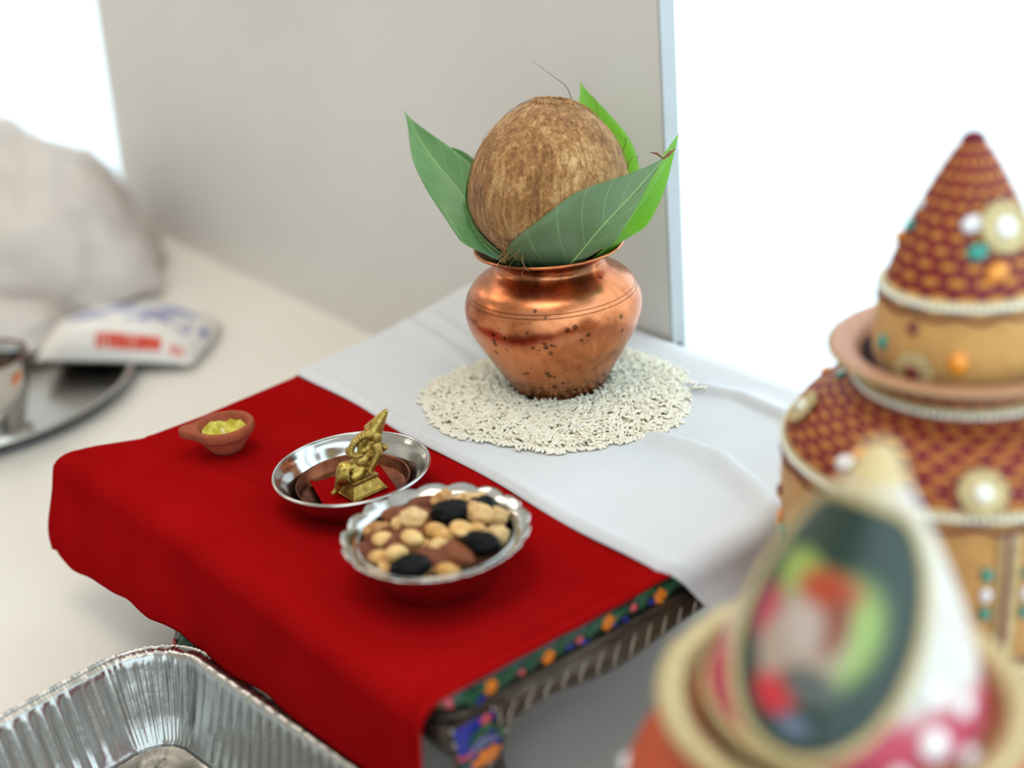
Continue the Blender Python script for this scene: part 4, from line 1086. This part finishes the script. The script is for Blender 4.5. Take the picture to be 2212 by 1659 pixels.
M_peel = simple('orange_petal', srgb(226, 120, 50), 0.6, nz=0.15, nscale=80)
pt = obj('marigold_petal', grid(lambda a_, b: ((a_ - 0.5) * 0.03 * sin(pi * (0.1 + 0.8 * b)), (b - 0.5) * 0.045, 0.014 * sin(pi * b) + 0.004 * (a_ - 0.5) ** 2 * 8), 8, 10), M_peel, loc=(-0.535, -0.155, TT + 0.066), rot=(0.9, 0.6, 1.2), solid=0.0012)
pt.scale = (0.55, 0.55, 0.55)
tag(pt, 'orange petal sticking up at the rim of the steel cup', 'petal')

# milk pouch: filled pillow with printed front
a = NT('printed_pouch'); uvw = a.coord('UV'); s = a.sep(uvw)
def band(v, lo, hi, e=0.012): return a.math('MULTIPLY', a.step(v, lo - e, lo + e), a.step(v, hi + e, hi - e))
white = srgb(226, 220, 214)
nzb = a.noise(a.mapping(uvw, (5, 9, 1)), 1.0, 3)
blue = a.math('MULTIPLY', a.step(nzb, 0.44, 0.54), a.math('MULTIPLY', band(s[0], 0.12, 0.92), band(s[1], 0.26, 0.9)))
col = a.mix(a.math('MULTIPLY', blue, 0.8), white, srgb(108, 116, 168))
lett = a.step(a.noise(a.mapping(uvw, (46, 7, 1)), 1.0, 2), 0.36, 0.44)
red = a.math('MULTIPLY', a.math('MULTIPLY', band(s[0], 0.40, 0.82, 0.006), band(s[1], 0.035, 0.125, 0.01)), a.math('ADD', 0.45, a.math('MULTIPLY', lett, 0.55)))
red2 = a.math('MULTIPLY', a.math('MULTIPLY', band(s[0], 0.865, 0.95, 0.006), band(s[1], 0.03, 0.10, 0.01)), 0.7)
col = a.mix(a.math('MAXIMUM', red, red2), col, srgb(204, 62, 38))
dot = a.math('MULTIPLY', band(s[0], 0.955, 0.985, 0.006), band(s[1], 0.42, 0.55, 0.02))
col = a.mix(dot, col, srgb(70, 84, 170))
a.bump(a.noise(a.coord(), 40, 3), 0.2, 0.004)
M_pouch = a.set(col, 0.35)
W_, L_ = 0.125, 0.175
def plift(a_, b): return 0.0165 * (1 - a_) ** 0.7 * (1 - 0.5 * b)
def pouch(a_, b):
    x, y = (a_ - 0.5) * L_, (b - 0.5) * W_
    e = (max(0, 1 - abs(2 * a_ - 1) ** 3.2) * max(0, 1 - abs(2 * b - 1) ** 2.6)) ** 0.6
    n_ = noise.noise(Vector((a_ * 4, b * 3, 2)))
    return (x * (1 - 0.06 * abs(2 * b - 1)), y, 0.0035 + 0.036 * e * (1 + 0.2 * n_) + plift(a_, b))
NUq, NVq = 44, 34
top_ = grid(pouch, NUq, NVq); bot_ = grid(lambda a_, b: (pouch(a_, b)[0], pouch(a_, b)[1], 0.0015 + plift(a_, b)), NUq, NVq)
bot_ = (bot_[0], [tuple(reversed(f)) for f in bot_[1]])
uvp = [(i % NUq / (NUq - 1), i // NUq / (NVq - 1)) for i in range(NUq * NVq)] + [(0.02, 0.02)] * (NUq * NVq)
pp = obj('milk_pouch', merge(top_, bot_), M_pouch, loc=(-0.668, 0.008, TT + 0.0045), rot=(0, 0, 0.86), uvgrid=uvp)
tag(pp, 'white plastic pouch printed in blue and red leaning on the steel tray', 'pouch')

# crumpled translucent white bags
a = NT('white_plastic'); c = a.coord()
a.bump(a.noise(c, 9, 5, 0.6, 1.0), 0.5, 0.02)
a.set(a.ramp(a.noise(c, 4, 3), [(0.3, srgb(222, 212, 206)), (0.7, srgb(236, 230, 226))]), 0.4)
tr = a.n('ShaderNodeBsdfTranslucent'); tr.inputs[0].default_value = srgb(240, 234, 228); mx = a.n('ShaderNodeMixShader'); mx.inputs[0].default_value = 0.3
a.t.links.new(a.p.outputs[0], mx.inputs[1]); a.t.links.new(tr.outputs[0], mx.inputs[2]); a.t.links.new(mx.outputs[0], a.out.inputs[0])
M_bag = a.m
def bagmesh(rx, ry, rz, seed, flat=0.0, n=56, m=36):
    V, F = ball((0, 0, 0), (1, 1, 1), n, m)
    out = []
    for p in V:
        v = Vector(p); d = 1 + 0.20 * noise.noise(v * 1.6 + Vector((seed, 0, 0))) + 0.12 * abs(noise.noise(v * 3.2 + Vector((0, seed, 0)))) + 0.05 * noise.noise(v * 8 + Vector((0, 0, seed)))
        z_ = v.z * d
        z_ = z_ * rz if z_ > 0 else z_ * 0.05 * rz
        k = 1 + flat * max(0, 0.4 - v.z)
        out.append((v.x * d * rx * k, v.y * d * ry * k, z_ + 0.05 * rz))
    return out, F
bg = thing('plastic_bag', 'large crumpled white plastic bag slumped at the far left of the table', 'bag', (-1.085, 0.055, TT))
obj('bag_skin', bagmesh(0.235, 0.12, 0.150, 3.3, 0.12), M_bag, bg)
obj('bag_knot', xf(bagmesh(0.06, 0.045, 0.05, 8.0, n=30, m=20), Matrix.Translation((-0.10, 0.0, 0.135))), M_bag, bg)
b2 = obj('plastic_wrapper', bagmesh(0.085, 0.060, 0.030, 6.1, 0.15, 44, 28), M_bag, loc=(-0.812, -0.090, TT + 0.0165), rot=(0, 0, 0.5))
tag(b2, 'flat crumpled plastic wrapper lying on the large steel tray', 'wrapper')
M_blueprint = simple('blue_print', srgb(86, 92, 150), 0.4, nz=0.1)
obj('printed_corner', xf(bagmesh(0.022, 0.014, 0.010, 2.0, n=18, m=12), Matrix.Translation((0.012, -0.035, 0.020))), M_blueprint, b2)
# ------------------------------------------------------------------ decorated pots with cone-shaped covered coconuts (right foreground)
def brocade(name, red, gold, rowh=0.0068, na=5.0, rough=0.6):
    a = NT(name); c = a.coord('Object'); s = a.sep(c)
    ang = a.math('ARCTAN2', s[1], s[0]); r = a.math('SQRT', a.math('ADD', a.math('MULTIPLY', s[0], s[0]), a.math('MULTIPLY', s[1], s[1])))
    t_ = a.math('DIVIDE', a.math('ADD', a.math('SUBTRACT', s[2], a.math('MULTIPLY', r, 0.9)), 0.5), rowh)
    t_ = a.math('ADD', t_, a.math('MULTIPLY', a.noise(c, 60, 2), 0.5))
    row = a.math('FLOOR', t_); fr = a.math('FRACT', t_)
    xx = a.math('ADD', a.math('MULTIPLY', ang, na / 1.0), a.math('MULTIPLY', a.math('PINGPONG', row, 5.0), 0.40))
    fx = a.math('FRACT', xx)
    m1 = a.math('MULTIPLY', a.step(fx, 0.02, 0.14), a.step(fx, 0.72, 0.58)); m2 = a.math('MULTIPLY', a.step(fr, 0.10, 0.24), a.step(fr, 0.64, 0.50))
    g_ = a.math('MULTIPLY', m1, m2)
    a.bump(g_, 0.5, 0.0008)
    return a.set(a.mix(g_, red, gold), rough, a.math('MULTIPLY', g_, 0.25))
M_broc = brocade('red_gold_brocade', srgb(116, 8, 18), srgb(206, 138, 50))
M_brocc = brocade('red_gold_cone_brocade', srgb(116, 8, 18), srgb(206, 138, 50), 0.0086, 2.8)
M_felt = simple('tan_felt', srgb(198, 148, 84), 0.95, nz=0.12, nscale=90, bump=0.4, bscale=700, Sheen_Weight=0.2)
M_maroon = simple('maroon_cord', srgb(104, 16, 32), 0.8, nz=0.15, nscale=200, bump=0.3, bscale=800)
M_gtrim = simple('gold_braid', srgb(196, 176, 128), 0.4, 0.3, nz=0.25, nscale=400, bump=0.6, bscale=900)
M_crys = simple('clear_crystal', srgb(240, 240, 228), 0.12, 0.1, nz=0.08, nscale=100, Coat_Weight=0.5)
M_teal = simple('teal_stone', srgb(12, 146, 132), 0.15, nz=0.1, Coat_Weight=0.6)
M_whst = simple('white_stone', srgb(240, 240, 244), 0.12, nz=0.03, Coat_Weight=0.6)
M_orst = simple('orange_stone', srgb(244, 152, 24), 0.15, nz=0.08, Coat_Weight=0.6)
M_rest = simple('ruby_stone', srgb(110, 14, 22), 0.15, nz=0.1, Coat_Weight=0.6)
M_dark = simple('dark_lining', srgb(60, 30, 40), 0.7, nz=0.2, nscale=200)
me_crys = mesh_of('crystal', ball((0, 0, 0), (0.0016, 0.0016, 0.0012), 8, 6), M_crys)
me_seed = mesh_of('gold_bead', ball((0, 0, 0), (0.0011, 0.0011, 0.0011), 8, 6), M_gtrim)
STONE = {k: mesh_of('stone', ball((0, 0, 0), (0.0036, 0.0027, 0.0015), 14, 8), m) for k, m in (('t', M_teal), ('w', M_whst), ('o', M_orst), ('r', M_rest))}
def put(name, me, parent, p, nrm, roll=0.0, sc=1.0):
    o = bpy.data.objects.new(name, me); COL.objects.link(o); o.parent = parent
    o.matrix_local = Matrix.Translation(p) @ Vector(nrm).to_track_quat('Z', 'Y').to_matrix().to_4x4() @ Matrix.Rotation(roll, 4, 'Z') @ Matrix.Scale(sc, 4)
    return o
def crystals(parent, r, z, n, tilt=0.0, me=me_crys, arc=(-1.9, 1.9), name='crystal', f0=0.0, sc=1.0):
    """row of small stones along the side that can be seen (f0 faces the viewer)"""
    for k in range(n):
        a_ = f0 + lerp(arc[0], arc[1], k / (n - 1))
        put(name, me, parent, (r * cos(a_), r * sin(a_), z), (cos(a_), sin(a_), tilt), 0, sc)
def wavy(r, z, nw, amp, rad, n=200):
    return tube([(r * cos(2 * pi * k / n), r * sin(2 * pi * k / n), z + amp * cos(nw * 2 * pi * k / n)) for k in range(n)], rad, 6, True)
def medallion(parent, p, nrm, R, core, roll=0.0):
    o = put('medallion', mesh_of('medallion', lathe([(0.0001, 0.0020), (R * 0.30, 0.0020), (R * 0.40, 0.0012), (R * 0.72, 0.0016), (R * 0.9, 0.0004)], 32), M_gtrim), parent, p, nrm, roll)
    for k in range(12):
        a_ = 2 * pi * k / 12
        b = obj('petal', ball((R * 0.82 * cos(a_), R * 0.82 * sin(a_), 0.0010), (R * 0.19, R * 0.19, 0.0011), 8, 6), M_gtrim, o)
    obj('core_stone', ball((0, 0, 0.0020), (R * 0.38, R * 0.38, 0.0016), 14, 8), core, o)
    return o
def strip_ring(r, z, h, out, tilt=0.0): return lathe([(r, z - h / 2), (r + out, z - h / 2 + 0.0006), (r + out - tilt, z + h / 2 - 0.0006), (r - tilt, z + h / 2)], 96)

KX_, KY_ = 0.305, 0.080
FV = atan2(-0.41 - KY_, 0.63 - KX_)           # the way to the viewer, for where stones show
dp = thing('decorated_pot', 'felt and brocade covered pot with crystal trims, right of the copper pot', 'pot', (KX_, KY_, TT))
prof_lo = spline([(0.046, 0.0), (0.050, 0.002), (0.054, 0.012), (0.066, 0.055), (0.0775, 0.105), (0.0825, 0.135), (0.0838, 0.170), (0.0830, 0.195), (0.0815, 0.2055)], 6)
obj('felt_body', lathe([(0.0001, 0.0)] + prof_lo, 96), M_felt, dp)
prof_sh = spline([(0.0818, 0.2055), (0.0800, 0.2120), (0.0735, 0.2215), (0.0630, 0.2300), (0.0520, 0.2355), (0.0470, 0.2395), (0.0455, 0.2440)], 6)
obj('brocade_shoulder', lathe(prof_sh, 96), M_broc, dp)
obj('neck', lathe(spline([(0.0452, 0.2435), (0.0450, 0.2480), (0.0490, 0.2515), (0.0545, 0.2535)], 5), 96), M_broc, dp)
obj('flared_ring', lathe(spline([(0.0540, 0.2525), (0.0590, 0.2535), (0.0603, 0.2550), (0.0585, 0.2565), (0.0500, 0.2550), (0.0455, 0.2500)], 5), 96), simple('pink_gold_braid', srgb(186, 134, 104), 0.5, 0.2, nz=0.35, nscale=500, bump=0.6, bscale=900), dp)
obj('ring_lining', lathe([(0.0460, 0.2508), (0.0440, 0.246), (0.030, 0.240), (0.0001, 0.239)], 64), M_dark, dp)
crystals(dp, 0.0604, 0.2548, 84, 0.3, me_seed, name='gold_bead', f0=FV)
crystals(dp, 0.0560, 0.2532, 70, -0.5, me_seed, name='gold_bead', f0=FV)
t1 = obj('neck_trim', strip_ring(0.0476, 0.2400, 0.0052, 0.0014, 0.0016), M_gtrim, dp); crystals(dp, 0.0492, 0.2400, 56, 0.5, f0=FV)
t2 = obj('shoulder_trim', strip_ring(0.0808, 0.2070, 0.0060, 0.0022, 0.0010), M_gtrim, dp); crystals(dp, 0.0832, 0.2072, 96, 0.25, f0=FV)
obj('scallop_cord', wavy(0.0832, 0.2015, 22, 0.0013, 0.0011), M_maroon, dp)
obj('lower_cord', wavy(0.0836, 0.1335, 20, 0.0012, 0.0012), M_maroon, dp)
obj('lower_trim', strip_ring(0.0818, 0.1270, 0.0062, 0.0022), M_gtrim, dp); crystals(dp, 0.0842, 0.1270, 90, 0.0, f0=FV)
obj('lower_band', strip_ring(0.0785, 0.1130, 0.014, 0.0022, -0.003), M_broc, dp)
def rad_at(prof, z):
    for (r0, z0), (r1, z1) in zip(prof, prof[1:]):
        if min(z0, z1) <= z <= max(z0, z1) and z0 != z1: return lerp(r0, r1, (z - z0) / (z1 - z0)), atan2(-(r1 - r0), z1 - z0)
    return prof[-1][0], 0
def on(prof, a_, z, lift=0.0008):
    r, ti = rad_at(prof, z); nrm = (cos(a_) * cos(ti), sin(a_) * cos(ti), sin(ti))
    return Vector((r * cos(a_), r * sin(a_), z)) + Vector(nrm) * lift, nrm
def stone(parent, prof, k, a_, z, roll=0.0, sc=1.0):
    p, nrm = on(prof, a_, z); return put('stone', STONE[k], parent, p, nrm, roll, sc)
# vertical ribbon with stone groups on the felt
A0 = FV + 0.30
for off, w_, m_, lf in ((0, 0.0090, M_gtrim, 0.0006), (0, 0.0024, M_rest, 0.0011)):
    def rib_fn(a_, b, w_=w_, lf=lf):
        z = lerp(0.135, 0.200, b); r, _ = rad_at(prof_lo, z); an = A0 + (a_ - 0.5) * w_ / r
        return ((r + lf) * cos(an), (r + lf) * sin(an), z)
    obj('ribbon', grid(rib_fn, 5, 20), m_, dp, solid=0.0006)
for sgn in (-1, 1):
    for z, k in ((0.180, 't'), (0.170, 'w'), (0.160, 't')): stone(dp, prof_lo, k, A0 + sgn * 0.105, z, pi / 2, 1.0)
for da, z, k, sc in ((-1.32, 0.180, 'r', 1), (-1.36, 0.176, 'o', 1), (-1.30, 0.166, 'o', 1.1), (-1.34, 0.160, 'o', 1.2), (-1.24, 0.160, 't', 1.3), (-1.27, 0.153, 't', 1.1), (-1.17, 0.152, 'w', 1.2)):
    stone(dp, prof_lo, k, FV + da, z, 0.4, sc)
# stone flower on the brocade shoulder, medallions
for da, z, k, sc in ((-0.60, 0.2235, 'o', 1.15), (-0.66, 0.2185, 'w', 1.35), (-0.545, 0.2175, 't', 1.25), (-0.43, 0.2190, 'w', 1.4), (-0.50, 0.2115, 'o', 1.05), (-0.47, 0.2255, 'r', 1.0)):
    stone(dp, prof_sh, k, FV + da, z, 0.5, sc)
p, nrm = on(prof_sh, FV - 1.35, 0.2230); medallion(dp, p, nrm, 0.0095, M_crys)
p, nrm = on(prof_sh, FV + 0.16, 0.2170); medallion(dp, p, nrm, 0.0110, M_crys)
for da, z, k in ((-1.9, 0.2265, 'o'), (-1.95, 0.2315, 't'), (-1.6, 0.234, 't')): stone(dp, prof_sh, k, FV + da, z)

dc = thing('decorated_coconut', 'tall cone wrapped in red and gold brocade standing in the felt pot', 'ornament', (KX_, KY_, TT + 0.2405), (0, 0, 0))
cone_lo = spline([(0.0375, 0.002), (0.0400, 0.010), (0.0408, 0.020), (0.0392, 0.034), (0.0365, 0.044)], 6)
cone_hi = spline([(0.0366, 0.044), (0.0335, 0.0545), (0.0290, 0.067), (0.0230, 0.080), (0.0165, 0.093), (0.0100, 0.1045), (0.0055, 0.1105), (0.0020, 0.1135), (0.0001, 0.114)], 6)
obj('felt_base', lathe([(0.0001, 0.0)] + cone_lo, 80), M_felt, dc)
obj('brocade_cone', lathe(cone_hi, 80), M_brocc, dc)
obj('tip', ball((0, 0, 0.1105), (0.0058, 0.0058, 0.0052), 16, 10), M_maroon, dc)
obj('cone_trim', strip_ring(0.0362, 0.0455, 0.0056, 0.0018, 0.0012), M_gtrim, dc); crystals(dc, 0.0382, 0.0458, 44, 0.35, f0=FV)
obj('scallop_cord', wavy(0.0382, 0.0405, 12, 0.0013, 0.0010), M_maroon, dc)
for da, z, k, sc in ((-1.30, 0.0835, 'w', 1.0), (-1.25, 0.0745, 't', 1.1), (-1.50, 0.067, 'o', 1.1), (0.08, 0.0800, 'w', 1.45), (0.16, 0.0690, 't', 1.45), (0.42, 0.0605, 'o', 1.5)):
    stone(dc, cone_hi, k, FV + da, z, 0.4, sc)
for da, z, k, sc in ((-0.55, 0.0345, 'r', 1.0), (-0.98, 0.0225, 't', 1.1), (-0.02, 0.0215, 'o', 1.45)): stone(dc, cone_lo, k, FV + da, z, pi / 2, sc)
p, nrm = on(cone_lo, FV - 0.48, 0.0150, 0.001); medallion(dc, p, nrm, 0.0098, M_rest)
p, nrm = on(cone_hi, FV + 0.62, 0.0775, 0.001); medallion(dc, p, nrm, 0.0125, M_whst)

# the nearer pair, blurred in front
NX, NY = 0.389, -0.108
FN = atan2(-0.41 - NY, 0.63 - NX)
M_ob = brocade('orange_brocade', srgb(178, 62, 28), srgb(206, 110, 48), 0.0034, 12)
np_ = thing('decorated_pot', 'orange brocade pot with gold rope rim, nearest at the lower right', 'pot', (NX, NY, TT))
pl_ = spline([(0.045, 0.0), (0.049, 0.002), (0.055, 0.014), (0.072, 0.070), (0.082, 0.115), (0.0838, 0.140), (0.080, 0.160), (0.070, 0.176), (0.057, 0.187), (0.051, 0.192)], 6)
obj('pot_body', lathe([(0.0001, 0.0)] + pl_, 96), M_ob, np_)
obj('neck', lathe(spline([(0.0505, 0.1915), (0.050, 0.195), (0.054, 0.199), (0.059, 0.201)], 5), 80), M_ob, np_)
obj('flared_ring', lathe(spline([(0.0585, 0.2000), (0.0635, 0.2012), (0.0650, 0.2030), (0.0630, 0.2048), (0.0570, 0.2035), (0.0530, 0.1980)], 5), 80), M_gtrim, np_)
obj('ring_lining', lathe([(0.0545, 0.2005), (0.0520, 0.195), (0.040, 0.189), (0.0001, 0.188)], 64), M_dark, np_)
crystals(np_, 0.0652, 0.2030, 90, 0.2, me_seed, name='gold_bead', f0=FN, sc=1.4)
for da, z in ((-1.55, 0.160), (-1.45, 0.142), (-1.05, 0.168), (-0.7, 0.150)): stone(np_, pl_, 'w', FN + da, z, 0, 1.3)
obj('body_trim', strip_ring(0.0835, 0.1385, 0.007, 0.002), M_gtrim, np_)

a = NT('pink_lace'); c = a.coord('Object'); s = a.sep(c)
mot = a.voro(c, 75); lace = a.step(mot, 0.42, 0.30)
hi_ = a.step(a.math('ADD', s[2], a.math('MULTIPLY', a.noise(c, 40, 2), 0.012)), 0.032, 0.042)
pinkc = a.mix(a.math('MULTIPLY', a.step(s[2], 0.020, 0.005), 0.8), srgb(190, 70, 92), srgb(146, 30, 26))
lac = a.mix(a.math('MULTIPLY', lace, 0.35), srgb(212, 206, 196), srgb(206, 150, 150))
a.bump(mot, 0.3, 0.001)
M_lace = a.set(a.mix(hi_, pinkc, lac), 0.7)
nc = thing('decorated_coconut', 'blurred lace cone with dark oval picture, nearest at the lower right', 'ornament', (NX, NY, TT + 0.1905))
nc.rotation_euler = (math.radians(-6), math.radians(3), 0)
cp = spline([(0.046, 0.0), (0.0490, 0.006), (0.0485, 0.014), (0.0440, 0.030), (0.0370, 0.048), (0.0275, 0.067), (0.0165, 0.086), (0.0082, 0.100), (0.0042, 0.1075), (0.0001, 0.110)], 6)
obj('lace_cone', lathe([(0.0001, 0.0)] + cp, 80), M_lace, nc)
obj('tip_wrap', lathe([(0.0102, 0.0975), (0.0078, 0.103), (0.0052, 0.1085), (0.0001, 0.1115)], 40), simple('cream_satin', srgb(214, 190, 140), 0.6, nz=0.1), nc)
obj('base_trim', strip_ring(0.0490, 0.0075, 0.007, 0.0018), M_gtrim, nc)
# the printed oval picture
AC, HC, RA, RB_ = FN - 0.42, 0.0535, 0.0330, 0.0430
def pic_pt(x, y, lift):
    z = HC + y * RB_ * 0.93; r, ti = rad_at(cp, z); an = AC + x * RA / max(r, 0.012)
    return ((r + lift) * cos(an), (r + lift) * sin(an), z)
V = [pic_pt(0, 0, 0.0012)]; UVq = [(0.5, 0.5)]
for i in range(1, 13):
    for k in range(48):
        x, y = i / 12 * cos(2 * pi * k / 48), i / 12 * sin(2 * pi * k / 48); V.append(pic_pt(x, y, 0.0012)); UVq.append((0.5 + x / 2, 0.5 + y / 2))
F = [(0, 1 + k, 1 + (k + 1) % 48) for k in range(48)] + [(1 + i * 48 + k, 1 + (i + 1) * 48 + k, 1 + (i + 1) * 48 + (k + 1) % 48, 1 + i * 48 + (k + 1) % 48) for i in range(11) for k in range(48)]
a = NT('oval_print'); uvw = a.coord('UV'); s = a.sep(uvw)
def ell(cx, cy, rx, ry, soft=0.35):
    dx = a.math('DIVIDE', a.math('SUBTRACT', s[0], cx), rx); dy = a.math('DIVIDE', a.math('SUBTRACT', s[1], cy), ry)
    d = a.math('SQRT', a.math('ADD', a.math('MULTIPLY', dx, dx), a.math('MULTIPLY', dy, dy)))
    return a.step(d, 1 + soft, 1 - soft)
col = srgb(32, 52, 44)
for cx, cy, rx, ry, cc_ in ((0.60, 0.52, 0.20, 0.20, (150, 176, 92)), (0.34, 0.66, 0.15, 0.10, (150, 172, 84)), (0.46, 0.46, 0.21, 0.20, (168, 146, 130)), (0.50, 0.66, 0.16, 0.075, (172, 66, 38)), (0.58, 0.55, 0.075, 0.11, (136, 74, 56)),
                            (0.42, 0.50, 0.12, 0.10, (186, 166, 156)), (0.20, 0.48, 0.075, 0.11, (188, 64, 86)), (0.38, 0.23, 0.12, 0.09, (200, 40, 52)), (0.52, 0.13, 0.09, 0.045, (100, 112, 132)), (0.54, 0.30, 0.14, 0.07, (88, 92, 88)), (0.30, 0.38, 0.09, 0.11, (172, 150, 134))):
    col = a.mix(ell(cx, cy, rx, ry), col, srgb(*cc_))
M_print = a.set(col, 0.3)
obj('oval_picture', (V, F), M_print, nc, uvgrid=UVq)
obj('picture_frame', tube([pic_pt(1.02 * cos(2 * pi * k / 64), 1.02 * sin(2 * pi * k / 64), 0.0012) for k in range(64)], 0.0022, 8, True), M_gtrim, nc)
M_pearl = simple('white_pearl', srgb(244, 240, 240), 0.2, nz=0.03, Coat_Weight=0.5)
me_pearl = mesh_of('pearl', ball((0, 0, 0), (0.0048, 0.0048, 0.0030), 16, 10), M_pearl)
for da, z, sc in ((0.62, 0.022, 1.15), (0.36, 0.012, 0.8), (0.66, 0.037, 0.85), (0.95, 0.012, 0.9), (0.95, 0.030, 0.8)):
    p, nrm = on(cp, FN + da, z); put('pearl', me_pearl, nc, p, nrm, 0, sc)

# ------------------------------------------------------------------ added fill light: unseen glowing panels under the ceiling, brightening the room side
M_fill = NT('fill_panel_glow'); M_fill.set(srgb(255, 244, 228), 0.5); M_fill.p.inputs['Emission Color'].default_value = (1.0, 0.88, 0.76, 1); M_fill.p.inputs['Emission Strength'].default_value = FILL_GLOW; M_fill = M_fill.m
for k, (x, y) in enumerate(((-1.7, -0.35), (0.2, -0.35), (-3.7, -0.35), (-2.7, -2.4))):
    cl = thing('fill_panel', ('square fill light panel added over the table end', 'square fill light panel added behind the viewer', 'square fill light panel added in the far corner', 'square fill light panel added deep in the room')[k], 'fill light', (x, y, H - 0.03), group='added fill light panels')
    obj('frame', merge(box(-0.45, 0.45, -0.45, -0.42, 0, 0.03), box(-0.45, 0.45, 0.42, 0.45, 0, 0.03), box(-0.45, -0.42, -0.42, 0.42, 0, 0.03), box(0.42, 0.45, -0.42, 0.42, 0, 0.03)), M_frame, cl, smooth=False)
    obj('glow_sheet', box(-0.42, 0.42, -0.42, 0.42, 0.008, 0.012), M_fill, cl, smooth=False)
